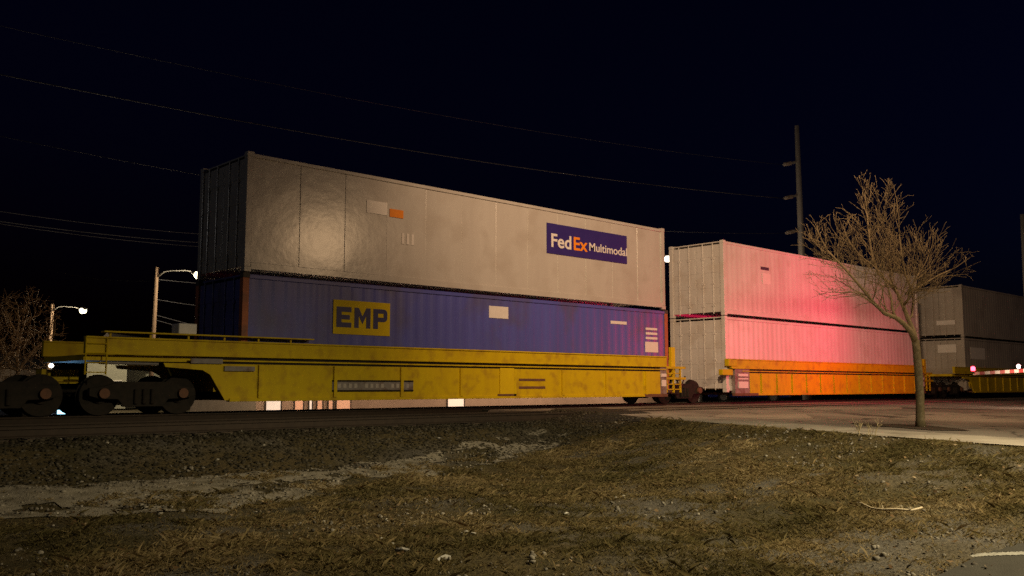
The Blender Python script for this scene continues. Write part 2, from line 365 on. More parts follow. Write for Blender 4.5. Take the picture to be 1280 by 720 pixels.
# the sidewalk: slabs with joints between them
mb = MB(); ya = -29.9
while ya < 13.4:
    yb = ya+1.52
    def q(y, a): return (xedge(y)+a, y, float(road_z(y))+.035+.004*math.sin(ya*7))
    vs = [q(ya, 0), q(ya, SW-.02), q(yb, SW-.02), q(yb, 0)]; lo = [(x, y, z-.25) for x, y, z in vs]
    mb.add(vs+lo, [(0, 1, 2, 3), (4, 5, 1, 0), (5, 6, 2, 1), (6, 7, 3, 2), (7, 4, 0, 3)])
    ya = yb+.018
tag(mb.build('sidewalk', M['concrete']), kind='structure')
for pp in (((888, 524.5), (902, 520.5), (1010, 521.5), (1018, 527), (960, 528)), ((1010, 512), (1130, 511), (1128, 514.5), (1000, 515))):
    drape('concrete_patch', [hit(p, q)[:2] for p, q in pp], M['concrete'], .1, .004, lambda x, y: road_z(y)+0*x, ragged=.08)
# dark ragged sheet where the track bed meets the road
dpoly = [hit(p, q)[:2] for p, q in ((690, 514), (745, 513), (800, 517.5), (845, 526.5), (825, 529.5), (770, 527), (730, 528), (700, 521))]
drape('asphalt_apron', dpoly, M['asphalt'], .06, .0, lambda x, y: np.maximum(ground_z(x, y), np.where(x > xedge(y)-.1, road_z(y), -9))+.012, ragged=.12)
# asphalt corner of a drive at lower right, with its painted edge line
dr = [hit(p, q)[:2] for p, q in ((1150, 735), (1190, 717), (1218, 704), (1250, 691), (1295, 678), (1500, 640), (1700, 800), (1200, 900))]
drape('asphalt_drive', dr, M['oldasphalt'], .05, .035, lambda x, y: ground_z(x, y, False), ragged=.05)
ln = [hit(p, q)[:2] for p, q in ((1212, 700.5), (1226, 697.5), (1300, 694.5), (1400, 690), (1400, 694.5), (1300, 698.5), (1232, 701), (1216, 702.5))]
o = drape('road_edge_line', ln, M['paintline'], .02, .04, lambda x, y: ground_z(x, y, False), ragged=.01)

# ------------------------------------------------------------------ tracks
def track(yc, x0, x1, ztop, label, sx0, sx1, tie_z):
    t = thing('railway_track', ((x0+x1)/2, yc, tie_z), label, 'railway track')
    for s in (-1, 1):
        yr = yc+s*.7525
        mb = MB()
        prof = [(-.07, ztop-.17), (.07, ztop-.17), (.07, ztop-.155), (.012, ztop-.135), (.012, ztop-.045), (.036, ztop-.035), (.036, ztop-.004), (.03, ztop), (-.03, ztop), (-.036, ztop-.004), (-.036, ztop-.035), (-.012, ztop-.045), (-.012, ztop-.135), (-.07, ztop-.155)]
        mb.prism([(yr+a, b) for a, b in prof], 'x', x0, x1)
        mb.build('rail', M['rail'], t)
    k = 0; x = sx0
    while x < sx1 and k < 98:
        mb = MB(); dx = random.uniform(-.03, .03); dy = random.uniform(-.09, .09); a = random.uniform(-.02, .02); h = tie_z+random.uniform(-.012, .015)
        mb.box(x-.115, x+.115, yc-1.3+dy, yc+1.3+dy, h-.17, h)
        mb.v = [(vx+(vy-yc)*a+dx, vy, vz) for vx, vy, vz in mb.v]
        mb.build('tie', M['tie'], t); x += .53; k += 1
    return t
track(16.95, -60, 130, -.03, 'empty railway track on the near side of the freight train', -4, 17.6, -.205)
track(21.4, -60, 130, 0.0, 'railway track under the wheels of the freight train', -6, 44, -.175)

# ------------------------------------------------------------------ ballast, gravel, grass, leaves
ico_v = np.array([(0, 0, 1), (.894, 0, .447), (.276, .851, .447), (-.724, .526, .447), (-.724, -.526, .447), (.276, -.851, .447), (.724, .526, -.447), (-.276, .851, -.447), (-.894, 0, -.447), (-.276, -.851, -.447), (.724, -.526, -.447), (0, 0, -1)])
ico_f = np.array([(0, 1, 2), (0, 2, 3), (0, 3, 4), (0, 4, 5), (0, 5, 1), (1, 6, 2), (2, 7, 3), (3, 8, 4), (4, 9, 5), (5, 10, 1), (6, 7, 2), (7, 8, 3), (8, 9, 4), (9, 10, 5), (10, 6, 1)])
def stones(name, x, y, z, size, m, tint, flat=.6):
    n = len(x); ico = ico_v[None]*(1+(rng.random((n, 12, 1))-.5)*.55)
    a = rng.random(n)*6.283; ca, sa = np.cos(a), np.sin(a)
    el = .7+.6*rng.random((n, 3)); v = ico*el[:, None, :]*size[:, None, None]; v[..., 2] *= flat
    V = np.empty((n, 12, 3)); V[..., 0] = v[..., 0]*ca[:, None]-v[..., 1]*sa[:, None]+x[:, None]; V[..., 1] = v[..., 0]*sa[:, None]+v[..., 1]*ca[:, None]+y[:, None]; V[..., 2] = v[..., 2]+z[:, None]
    Fc = (ico_f[None]+(np.arange(n)*12)[:, None, None]).reshape(-1, 3)
    return bake_mesh(name, V.reshape(-1, 3), Fc, m, np.repeat(tint, 12))
def infr(x, y, lim=.68):                              # the part of the ground anyone near the camera can see
    f = x*FW[0]+y*FW[1]; r = x*RT[0]+y*RT[1]; return (f > 3.5) & (np.abs(r/f) < lim)
# ballast
n = 46000; x = rng.uniform(-7, 21, n); y = rng.uniform(13.1, 20.2, n)
k = infr(x, y) & (x < xedge(y)+.1+.3*rng.standard_normal(n)) & (rng.random(n) < np.where(y < 13.6, .45, 1)); x, y = x[k], y[k]
sz = rng.uniform(.014, .04, len(x)); t = np.clip(rng.random(len(x))**1.3*.95+.0, 0, 1); t[rng.random(len(x)) < .004] = 1
bz = ground_z(x, y)+sz*.15+np.where((y > 15.4) & (y < 18.4), .02, 0)
tag(stones('track_ballast', x, y, bz, sz, M['ballast'], t), 'dark crushed stone ballast heaped along the tracks', 'ballast', kind='stuff')
# gravel path stones
n = 70000; x = rng.uniform(-8, 20, n); y = rng.uniform(3, 14, n); inp = path_in(x, y)
bare = fbm(x*1.0, y*1.0, .55)                          # bare patches in the grass
dens = np.where(inp, 1.0, np.where(bare > .53, .4, .008))
k = infr(x, y) & (x < xedge(y)-.1) & (rng.random(n) < dens*.75); x, y = x[k], y[k]
sz = .005+.026*rng.random(len(x))**4; t = np.clip(rng.random(len(x))*.9, 0, 1); t[rng.random(len(x)) < .006] = 1
tag(stones('loose_gravel', x, y, ground_z(x, y)+.012+sz*.2, sz, M['pebble'], t, .7), 'loose pale gravel scattered over the dirt path', 'gravel', kind='stuff')
# grass
n = 1900000; x = rng.uniform(-9, 19, n); y = rng.uniform(2.4, 13.2, n); inp = path_in(x, y); s = x-xedge(y)
bare = fbm(x, y, .55); clump = fbm(x+19, y+7, 2.6, 3); big = fbm(x+3, y+50, .9, 3)
dens = np.where(inp, .02+.7*(clump > .53), np.clip((clump-.24)*3.0, 0.12, 1)*np.where(bare > .53, .3, 1))
dens = np.where((x > 10) & inp & (s > -4.5), dens+.35, dens)
dd = np.array(dr)
indrive = np.zeros(n, bool); j = len(dd)-1
for i in range(len(dd)):
    xi, yi = dd[i]; xj, yj = dd[j]; indrive ^= ((yi > y) != (yj > y)) & (x < (xj-xi)*(y-yi)/(yj-yi+1e-12)+xi); j = i
k = infr(x, y) & (s < -.02+.05*rng.standard_normal(n)) & (rng.random(n) < dens) & ~indrive & (y < 13.3); x, y = x[k], y[k]; clump = clump[k]; big = big[k]; nb = len(x)
h = (.012+.036*rng.random(nb)**2)*(.5+1.0*clump)*np.where(rng.random(nb) < .02, 2.2, 1); a = rng.random(nb)*6.283; ln_ = rng.uniform(.4, 2.2, nb)*h; w = rng.uniform(.0011, .0026, nb)
zg = ground_z(x, y)-.004
b0 = np.stack([x-np.sin(a)*w, y+np.cos(a)*w, zg], -1); b1 = np.stack([x+np.sin(a)*w, y-np.cos(a)*w, zg], -1)
mid = np.stack([x+np.cos(a)*ln_*.35, y+np.sin(a)*ln_*.35, zg+h*.7], -1); tip = np.stack([x+np.cos(a)*ln_, y+np.sin(a)*ln_, zg+h], -1)
V = np.stack([b0, b1, mid, tip], 1).reshape(-1, 3); o4 = (np.arange(nb)*4)[:, None]
Fc = np.concatenate([o4+np.array([[0, 1, 2]]), o4+np.array([[1, 3, 2]])]); tn = np.clip(.12+1.3*(big-.25)+.55*(rng.random(nb)-.4), 0, 1)
tag(bake_mesh('dead_grass', V, Fc, M['grass'], np.repeat(tn, 4)), 'short dry winter grass matted over the verge', 'grass', kind='stuff')
# leaf litter
n = 5200; x = rng.uniform(-8, 19, n); y = rng.uniform(2.6, 13.5, n); k = infr(x, y) & (x-xedge(y) < -.05) & (fbm(x, y+80, .8) > .42); x, y = x[k], y[k]; nb = len(x)
a = rng.random(nb)*6.283; s1 = rng.uniform(.012, .035, nb); s2 = s1*rng.uniform(.4, .8, nb); zg = ground_z(x, y)+.02+.02*rng.random(nb)
ux, uy = np.cos(a), np.sin(a); tz = rng.uniform(-.6, .6, (nb, 4))*s1[:, None]
V = np.stack([np.stack([x+ux*s1, y+uy*s1, zg+tz[:, 0]], -1), np.stack([x-uy*s2, y+ux*s2, zg+tz[:, 1]], -1), np.stack([x-ux*s1, y-uy*s1, zg+tz[:, 2]], -1), np.stack([x+uy*s2, y-ux*s2, zg+tz[:, 3]], -1)], 1).reshape(-1, 3)
Fc = (np.arange(nb)*4)[:, None]+np.array([[0, 1, 2, 3]])
tag(bake_mesh('leaf_litter', V, Fc, M['leaf'], np.repeat(rng.random(nb)**1.5, 4)), 'small dead leaves caught in the dry grass', 'leaves', kind='stuff')
# pale rocks lying in the bare patch in front
rocks = [(477, 676, .06, 'small pale rock at the left end of the bare patch'), (490, 688, .055, 'pale pointed rock just below the leftmost small rock'), (502, 699, .1, 'long pale wedge of rock at the lower left of the bare patch'),
         (545, 704, .1, 'flat pale slab of rock beside the star shaped one'), (557, 702, .09, 'pale star shaped rock beside the flat slab'), (577, 673, .05, 'pale rock lowest in the loose cluster of three'),
         (583, 666, .05, 'pale rock topmost in the loose cluster of three'), (592, 671, .06, 'pale rock at the right of the loose cluster of three'), (607, 683, .075, 'pale squarish rock standing alone right of the cluster'),
         (708, 643, .085, 'pale rounded rock near the middle of the grass'), (831, 659, .05, 'small pale rock lying right of the rounded rock'), (1139, 632, .05, 'pale pebble just above the right end of the stick'),
         (548, 552, .10, 'pale stone on the gravel track edge')]
for px, py, s, lab in rocks:
    p = hit(px, py); a = random.uniform(0, 6); el = (1.0, random.uniform(.45, .7), random.uniform(.3, .5)); mb = MB()
    star = 'star' in lab; wedge = 'wedge' in lab
    vs = []
    for i, v in enumerate(ico_v):
        q = v*random.uniform(.75, 1.2)
        if star and i % 2: q = q*1.45
        if wedge: q = q*np.array([1.3, .8 if q[0] > 0 else .45, 1.0])
        q = q*np.array(el)*s*.62
        vs.append((q[0]*math.cos(a)-q[1]*math.sin(a), q[0]*math.sin(a)+q[1]*math.cos(a), q[2]))
    mb.add(vs, [tuple(f) for f in ico_f]+[(11, 7, 6), (11, 8, 7), (11, 9, 8), (11, 10, 9), (11, 6, 10)])
    o = mb.build('pale_rock', M['stone'], bevel=s*.05); o.location = (p[0], p[1], float(ground_z(p[0], p[1]))+s*.2); tag(o, lab, 'rock', 'pale rocks lying in the grass')
for px, py, lab in ((125, 546, 'leftmost pale timber scrap lying on the near track bed'), (231, 542, 'middle pale timber scrap lying on the near track bed'), (304, 538.5, 'rightmost pale timber scrap lying on the near track bed')):
    p = hit(px, py); mb = MB(); mb.box(-.17, .17, -.11, .11, -.08, .09); o = mb.build('timber_scrap', M['scrap'], bevel=.02); o.location = (p[0], p[1], -.15); o.rotation_euler = (.05, .03, random.uniform(-.3, .3)); tag(o, lab, 'scrap', 'timber scraps on the track bed')
# the stick
pts = [hit(px, py) for px, py in ((1066, 632), (1078, 635.5), (1090, 640), (1104, 642.5), (1122, 643), (1140, 642.5), (1153, 640))]
pts = [(p[0], p[1], float(ground_z(p[0], p[1], False))+.045+.01*math.sin(i*2.1)) for i, p in enumerate(pts)]
mb = MB(); mb.tube(pts, [.004, .008, .011, .013, .013, .012, .009], 7)
for i, dx in ((3, .05), (5, -.04)):
    mb.tube([pts[i], (pts[i][0]+dx, pts[i][1]+.03, pts[i][2]+.04)], [.006, .003], 5)
tag(mb.build('stick', M['stick'], smooth=True), 'long bent bleached stick lying in the grass', 'stick')

# ------------------------------------------------------------------ trains
YF = 20.1; WID = 2.59; YB = YF+WID
def xat(px, py=440, y=YF): return float(at_y(px, py, y)[0])
def container(x0, x1, z0, wall, label, group, post=None, rail=None, doors=True, h=2.9, corr=.006, period=.34):
    t = thing('shipping_container', ((x0+x1)/2, YF+WID/2, z0), label, 'container', group)
    post = post or wall; rail = rail or wall
    # body: corrugated outline extruded upwards
    xs0, xs1 = x0+.16, x1-.16; n = int((xs1-xs0)/period); p = (xs1-xs0)/n
    f = []
    for i in range(n):
        a = xs0+i*p; f += [(a, 0), (a+p*.25, 0), (a+p*.5, corr), (a+p*.75, corr)] if period < 1 else [(a, 0), (a+p-.05, 0), (a+p-.04, corr), (a+p-.01, corr)]
    f.append((xs1, 0))
    if period > 1:                                      # broad flat panels, each very slightly out of true
        f = [(a, max(0, d+random.uniform(0, .011)) if d == 0 else d+.011) for a, d in f]
    yi = YF+.035; yo = YB-.035
    poly = [(a, yi+d) for a, d in f]+[(a, yo-d) for a, d in f[::-1]]
    mb = MB(); mb.prism(poly, 'z', z0+.22, z0+h-.13); mb.build('body', wall, t)
    for y in (YF, YB-.09):
        mb = MB(); mb.box(x0+.17, x1-.17, y+.004, y+.086, z0+.055, z0+.225); mb.build('bottom_rail', rail, t, bevel=.008)
        mb = MB(); mb.box(x0+.17, x1-.17, y+.004, y+.086, z0+h-.132, z0+h-.04); mb.build('top_rail', rail, t, bevel=.008)
    for x in (x0, x1-.17):
        for y in (YF, YB-.17):
            mb = MB(); mb.box(x+.003, x+.167, y+.003, y+.167, z0+.12, z0+h-.12); mb.build('corner_post', post, t, bevel=.008)
            for z in (z0, z0+h-.118):
                mb = MB(); mb.box(x, x+.18, y, y+.165, z, z+.118); mb.build('corner_casting', M['seam'] if post is not wall else post, t, bevel=.006)
    mb = MB(); mb.box(x0+.1, x1-.1, YF+.1, YB-.1, z0+h-.06, z0+h-.02); mb.build('roof', wall, t)
    if doors:
        for k, (ya, yb) in enumerate(((YF+.175, YF+WID/2-.008), (YF+WID/2+.008, YB-.175))):
            mb = MB(); mb.box(x0+.05, x0+.1, ya, yb, z0+.14, z0+h-.14)
            for zz in (.5, 1.1, 1.7, 2.3): mb.box(x0+.04, x0+.05, ya+.05, yb-.05, z0+zz-.02, z0+zz+.3)
            d = mb.build('door', wall, t, bevel=.004)
            for q in (.3, .72):
                yy = ya+(yb-ya)*q; mb = MB(); mb.tube([(x0+.028, yy, z0+.08), (x0+.028, yy, z0+h-.08)], .017, 8)
                for zz in (.35, 1.2, 2.2): mb.box(x0+.012, x0+.05, yy-.05, yy+.05, z0+zz, z0+zz+.07)
                mb.build('lock_rod', wall, d)
    else:
        mb = MB(); mb.box(x0+.06, x0+.1, YF+.17, YB-.17, z0+.14, z0+h-.14)
        for i in range(9): mb.box(x0+.035, x0+.06, YF+.28+i*.25, YF+.36+i*.25, z0+.2, z0+h-.2)
        mb.build('end_wall', wall, t)
    return t
def placard(name, t, xa, xb, za, zb, m, y=YF+.028, d=.006):
    mb = MB(); mb.box(xa, xb, y-d, y, za, zb); return mb.build(name, m, t)
Z0, Z1 = .40, 3.33
A0, A1 = xat(302), xat(833)
B0, B1 = xat(907), xat(1150)
C0 = xat(1206); C1 = C0+16.2
up1 = container(A0, A1, Z1, M['silver'], corr=.006, period=1.22, label= 'pale grey container with navy logo panel, on the blue container', group='containers stacked on the train', doors=True)
lo1 = container(A0-.02, A1+.12, Z0, M['blue'], 'dark blue container with yellow lettered square and orange corner posts', 'containers stacked on the train', post=M['orange'], doors=True)
up2 = container(B0, B1, Z1, M['white'], 'white container with red glow, upper of the middle stack', 'containers stacked on the train')
lo2 = container(B0, B1, Z0, M['white'], 'white container with red glow, lower of the middle stack in yellow railcar', 'containers stacked on the train')
up3 = container(C0, C1, Z1, M['tan'], 'dim taupe container behind the tree, upper of its stack', 'containers stacked on the train')
lo3 = container(C0, C1, Z0, M['tan'], 'dim taupe container behind the gate arm, lower of its stack', 'containers stacked on the train')
for (a, b_, l) in ((A0, A1, 'car with the blue container'), (B0, B1, 'middle railcar'), (C0, C1, 'far right railcar')):
    pass
# navy logo panel
xa, xb = xat(684, 300), xat(784, 300); zt = at_y(684, 278, YF)[2]; zb = at_y(684, 316, YF)[2]
lp = placard('logo_panel', up1, xa, xb, zb, zt, M['navy'], d=.01)
zc = zb+(zt-zb)*.42; hh = (zt-zb)
text('Fed', 'lettering', hh*.62, M['decal'], (xa+.16, YF+.012, zc), lp, bold=.012, sx=1.12)
text('Ex', 'lettering', hh*.62, M['odecal'], (xa+.16+(xb-xa)*.265, YF+.012, zc), lp, bold=.012, sx=1.12)
text('Multimodal', 'lettering', hh*.40, M['decal'], (xa+(xb-xa)*.50, YF+.012, zc-.02), lp, bold=.004, sx=1.12)
# small two-tone mark and number bars on the same wall
xa, xb = xat(459, 262), xat(505, 262); z = at_y(480, 262, YF)[2]
pl = placard('small_mark', up1, xa, xa+(xb-xa)*.55, z-.14, z+.2, M['bright_decal'])
placard('small_mark', up1, xa+(xb-xa)*.62, xb, z-.16, z+.06, M['odecal'])
z = at_y(508, 298, YF)[2]
for px in (503, 509, 515): placard('number_bar', up1, xat(px, 298), xat(px+3, 298), z-.16, z+.14, M['decal'])
# yellow square on the blue container
xa, xb = xat(417, 398), xat(488, 398); zt = at_y(417, 374, YF)[2]; zb = at_y(417, 417, YF)[2]
ys_ = placard('logo_panel', lo1, xa, xb, zb, zt, M['yellow_trim'], d=.01)
lw = (xb-xa)/3.0; lz0 = zb+(zt-zb)*.2; lh = (zt-zb)*.6
def glyph(polys, x0):
    mb = MB()
    for pl in polys: mb.prism([(x0+a*lw*.8, lz0+b_*lh) for a, b_ in pl], 'y', YF+.009, YF+.022)
    mb.build('lettering', M['ink_blue'], ys_)
rc = lambda a, b_, c, d: [(a, c), (b_, c), (b_, d), (a, d)]
glyph([rc(0, .32, 0, 1), rc(.32, .95, .76, 1), rc(.32, .85, .39, .61), rc(.32, .95, 0, .24)], xa+lw*.16)
glyph([rc(0, .28, 0, 1), rc(.78, 1.06, 0, 1), [(.28, 1), (.28, .62), (.53, .2), (.78, .62), (.78, 1), (.53, .58)]], xa+lw*1.08)
glyph([rc(0, .32, 0, 1), rc(.32, .7, .78, 1), rc(.32, .7, .36, .58), [(.7, .36), (.86, .4), (.95, .5), (.95, .84), (.86, .96), (.7, 1), (.7, .78), (.7, .58)]], xa+lw*2.08)
xa, xb = xat(612, 390), xat(636, 390); z1_ = at_y(612, 382, YF)[2]; z0_ = at_y(612, 397, YF)[2]
placard('placard', lo1, xa, xb, z0_, z1_, M['decal'])
xa, xb = xat(764, 403), xat(784, 403); z = at_y(770, 403, YF)[2]
placard('placard', lo1, xa, xb, z-.05, z+.05, M['decal'])
xa, xb = xat(807, 420), xat(823, 420); z0_ = at_y(807, 440, YF)[2]; z1_ = at_y(807, 427, YF)[2]
placard('placard', lo1, xa, xb, z0_, z1_, M['decal'])
for k in range(3): placard('number_bar', lo1, xa+.04, xb-.03, z1_+.09+k*.16, z1_+.17+k*.16, M['decal'])
# small marks on the other stacks
xa = xat(952, 345); z = at_y(957, 340, YF)[2]
placard('small_mark', up2, xa, xa+.6, z+.08, z+.2, M['ink']); placard('small_mark', up2, xa+.1, xa+.7, z-.5, z-.05, M['decal'])
z = at_y(1215, 442, YF)[2]
placard('placard', lo3, xat(1214, 445), xat(1232, 445), z-.3, z+.35, M['decal'])
for (px0, px1, py, tt, hh) in ((1172, 1184, 402, up3, .25), (1158, 1183, 434, lo3, .45)):
    p0 = at_y(px0, py, YF+.9); z = p0[2]
    mb = MB(); mb.box(C0-.0, C0+.045, YF+.45, YF+1.45, z-hh/2, z+hh/2); mb.build('placard', M['decal'], tt)
# twist locks between stacked containers belong to the lower ones
for lo_, a, b_ in ((lo1, A0, A1), (lo2, B0, B1), (lo3, C0, C1)):
    for x in (a+.09, b_-.09):
        for y in (YF+.09, YB-.09):
            mb = MB(); mb.box(x-.05, x+.05, y-.05, y+.05, Z0+2.898, Z1+.004); mb.build('twist_lock', M['seam'], lo_)

def truck(parent, xc, yc=21.4):
    for s in (-1, 1):
        y = yc+s*1.0
        mb = MB()
        pr = [(-1.15, .42), (-.95, .36), (-.55, .34), (-.42, .18), (.42, .18), (.55, .34), (.95, .36), (1.15, .42), (1.15, .58), (.85, .62), (.5, .72), (-.5, .72), (-.85, .62), (-1.15, .58)]
        mb.prism([(xc+a, b_) for a, b_ in pr], 'y', y-.07, y+.07)
        for q in (-.18, 0, .18): mb.tube([(xc+q, y+s*.085, .24), (xc+q, y+s*.085, .56)], .05, 8)
        mb.build('side_frame', M['iron'], parent, bevel=.01)
        for q in (-.86, .86):
            mb = MB(); mb.disc((xc+q, y+s*.1, .47), .11, 'y', .1, 14); mb.build('bearing_cap', M['rust'], parent)
    for q in (-.86, .86):
        for s in (-1, 1):
            yw = yc+s*.78
            mb = MB(); mb.disc((xc+q, yw, .42), .42, 'y', .11, 32); mb.disc((xc+q, yw-s*.07, .42), .455, 'y', .03, 32); mb.disc((xc+q, yw+s*.03, .42), .17, 'y', .14, 16)
            mb.build('wheel', M['iron'], parent, bevel=.006)
        mb = MB(); mb.disc((xc+q, yc, .42), .08, 'y', 1.5, 10); mb.build('axle', M['iron'], parent)
    mb = MB(); mb.box(xc-.22, xc+.22, yc-.9, yc+.9, .45, .7); mb.build('bolster', M['iron'], parent)
def well_car(x0, x1, label, ztop=1.66, lend=3.1, rend=1.5, paint=None, ribs=0, ltruck=True, rtruck=True, walk=False, leq=False):
    """x0..x1 is the well; lend/rend are how far the end platforms reach over the trucks"""
    paint = paint or M['yellow']; YO = YF-.16; YI = YB+.16
    t = thing('well_car', ((x0+x1)/2, 21.4, 0), label, 'railcar', 'double stack well cars of the train')
    for s, yo in ((-1, YO), (1, YI)):
        def bx(mb, xa, xb, d0, d1, za, zb):          # d measured inwards from the outer face
            ya, yb = (yo+d0, yo+d1) if s < 0 else (yo-d1, yo-d0); mb.box(xa, xb, ya, yb, za, zb)
        top = MB(); bx(top, x0-lend, x1+.35, 0, .12, ztop-.36, ztop-.04); bx(top, x0-lend, x1+.35, -.03, .14, ztop-.04, ztop); bx(top, x0-lend, x1+.35, -.02, .02, ztop-.375, ztop-.335)
        top.build('top_chord', paint, t, bevel=.008)
        slot = MB(); bx(slot, x0-.5, x1+.3, .05, .1, ztop-.53, ztop-.37); slot.build('dark_slot', M['iron'], t)
        lip = MB(); bx(lip, x0-.5, x1+.3, .0, .05, ztop-.475, ztop-.44); lip.build('slot_rail', paint, t)
        web = MB(); zt_ = ztop-.53; zb_ = .3
        po = [(x0-.05, zb_), (x1, zb_), (x1, zt_), (x0-1.5, zt_), (x0-1.45, ztop-.62), (x0-.6, ztop-.68), (x0-.42, ztop-.78)] if not leq else [(x0, zb_), (x1, zb_), (x1, zt_), (x0, zt_)]
        ya, yb = (yo+.02, yo+.09) if s < 0 else (yo-.09, yo-.02)
        web.prism(po, 'y', ya, yb); web.build('side_panel', paint, t, bevel=.006)
        sill = MB(); bx(sill, x0+.05, x1-.02, -.02, .16, .27, .345); sill.build('bottom_sill', paint, t, bevel=.006)
        for k in range(ribs):
            xr = x0+.8+(x1-x0-1.6)*k/(ribs-1); mb = MB(); bx(mb, xr-.045, xr+.045, -.035, .02, .345, zt_-.01); mb.build('rib', paint, t)
        red = MB(); bx(red, x1-.9, x1+.35, -.026, .1, .262, .36); red.build('end_step', M['rust'], t)
        # ends: grey equipment panels, ladders
        if leq:
            eq = MB(); bx(eq, x0-1.0, x0-.02, .03, .2, .36, ztop-.38); eq.build('end_panel', M['grey'], t)
            for za, zb in ((.55, .8), (.88, .93), (1.0, 1.1)):
                lb = MB(); bx(lb, x0-.8, x0-.15, .0, .03, za, zb); lb.build('end_placard', M['decal'], t)
            st = MB(); bx(st, x0-1.1, x0+.5, -.026, .1, .262, .36); st.build('end_step', M['rust'], t)
            gr = MB(); bx(gr, x0-1.5, x0-.9, -.03, .16, ztop-.28, ztop+.0); bx(gr, x0-1.9, x0-1.2, -.02, .16, ztop-.62, ztop-.4); gr.build('corner_bracket', paint, t, bevel=.02)
        if rend > 0:
            eq = MB(); bx(eq, x1+.0, x1+.36, .03, .2, .36, ztop-.38); eq.build('end_panel', M['grey'], t)
            lb = MB(); bx(lb, x1+.06, x1+.3, .0, .03, .62, .84); lb.build('end_placard', M['decal'], t)
            lb = MB(); bx(lb, x1+.04, x1+.32, .0, .03, .95, 1.06); lb.build('end_placard', M['decal'], t)
    # floor of the well
    mb = MB(); mb.box(x0, x1, YF-.05, YB+.05, .3, .37); mb.build('well_floor', M['rust'], t)
    # end platforms
    pl = MB(); pl.box(x0-lend+.02, x0-.1, YO+.14, YI-.14, ztop-.5, ztop-.38)
    if lend > 2: pl.box(x0-lend-.45, x0-lend+.3, 21.2, 21.6, .68, .98)
    pl.build('end_platform', paint, t)
    bh = MB(); bh.box(x0-.28, x0-.16, YF-.02, YB+.02, .5, ztop-.1); bh.build('bulkhead', paint, t)
    pr = MB(); pr.box(x1+.16, x1+.28, YF-.02, YB+.02, .5, ztop-.2); pr.box(x1+.28, x1+rend, 20.9, 21.9, .72, .98); pr.build('bulkhead', paint, t)
    if walk:
        w = MB(); w.box(x0-lend+.35, x0+2.2, YO-.05, YO+.16, ztop+.09, ztop+.12)
        for q in np.arange(x0-lend+.5, x0+2.1, .85): w.box(q-.02, q+.02, YO+.02, YO+.06, ztop, ztop+.09)
        w.build('walkway', paint, t)
        bxw = MB(); bxw.box(x0-lend+2.0, x0-lend+2.42, YO+.1, YO+.5, ztop+.12, ztop+.36); bxw.build('brake_box', M['decal'], t, bevel=.02)
        for q in (0, .42): 
            g_ = MB(); g_.tube([(x0-lend+q, YO-.03, ztop-.8), (x0-lend+q, YO-.03, ztop-.02)], .016, 6)
            if q == 0:
                for zz in (.75, .55, .35, .15): g_.tube([(x0-lend, YO-.03, ztop-zz), (x0-lend+.42, YO-.03, ztop-zz)], .014, 6)
            g_.build('ladder', paint, t)
        pipe = MB(); pipe.tube([(x0-lend+.3, YO+.05, ztop-.55), (x0-1.6, YO+.05, ztop-.56)], .03, 8); pipe.build('brake_pipe', M['grey'], t)
    if ltruck: truck(t, x0-1.75)
    if rtruck: truck(t, x1+rend+.12)
    if rend > 0:
        for q in (.55, .95):
            p = MB(); p.box(x1+q, x1+q+.22, YO+.25, YO+.37, .95, ztop+.35); p.build('yellow_post', M['yellow_trim'], t, bevel=.01)
        p = MB(); p.box(x1+.4, x1+1.6, YO+.12, YO+.26, ztop-.42, ztop-.34); p.box(x1+.4, x1+1.6, YO+.12, YO+.2, .86, .94)
        for q in (.5, .9, 1.3): p.box(x1+q, x1+q+.04, YO+.13, YO+.2, .4, ztop-.34)
        for z in (.5, .68, 1.06): p.box(x1+.5, x1+1.3, YO+.13, YO+.17, z, z+.03)
        p.build('ladder', M['yellow'], t)
        h_ = MB()
        for q in range(3): h_.tube([(x1+.5+q*.3, YO+.3, 1.0), (x1+.8+q*.3, YO+.2, .7-.05*q), (x1+1.2+q*.3, YO+.3, .98)], .025, 6)
        h_.build('brake_hose', M['black'], t)
    return t
WA0, WA1 = xat(285, 470, YF-.16), xat(826, 470, YF-.16)
WB0, WB1 = xat(938, 470, YF-.16), xat(1152, 470, YF-.16)
c1_ = well_car(WA0, WA1, 'yellow well car carrying the blue and pale grey containers', lend=3.15, rend=1.75, ribs=8, walk=True)
c2_ = well_car(WB0, WB1, 'yellow well car carrying the two white containers', lend=1.25, rend=2.0, ribs=13, ltruck=False, leq=True)
c3_ = well_car(C0+.7, C1, 'dim yellow well car behind the striped gate arm', lend=2.6, rend=1.5, ribs=13, rtruck=False)
c0_ = well_car(WA0-3.15-1.2-16.4-2.3, WA0-3.15-1.2-2.3, 'empty dark low-sided well car left of the containers', ztop=1.12, lend=1.2, rend=1.9, paint=M['rust'], ltruck=False)
# placard, ladder and marks on the near side of the first railcar
YS = YF-.14
xa, xb = xat(415, 482, YS), xat(516, 482, YS); z1_ = at_y(415, 476, YS)[2]; z0_ = at_y(415, 488.5, YS)[2]
mb = MB(); mb.box(xa, xb, YS-.02, YS+.0, z0_, z1_); sp = mb.build('sign_plate', M['grey'], c1_)
for z in (z0_-.02, z1_-.02):
    mb = MB(); mb.box(xa, xb, YS-.03, YS-.002, z, z+.04); mb.build('plate_frame', M['iron'], sp)
for k in range(14):
    if k in (4, 9): continue
    xx = xa+.15+(xb-xa-.3)*k/13.5; mb = MB(); mb.box(xx, xx+.09, YS-.026, YS-.018, z0_+.07, z1_-.07); mb.build('number_bar', M['tan'], sp)
xr = xat(633, 480, YS); mb = MB(); mb.box(xr-.28, xr+.28, YS-.05, YS+.0, .345, 1.15); mb.build('side_post', M['yellow_trim'], c1_, bevel=.02)
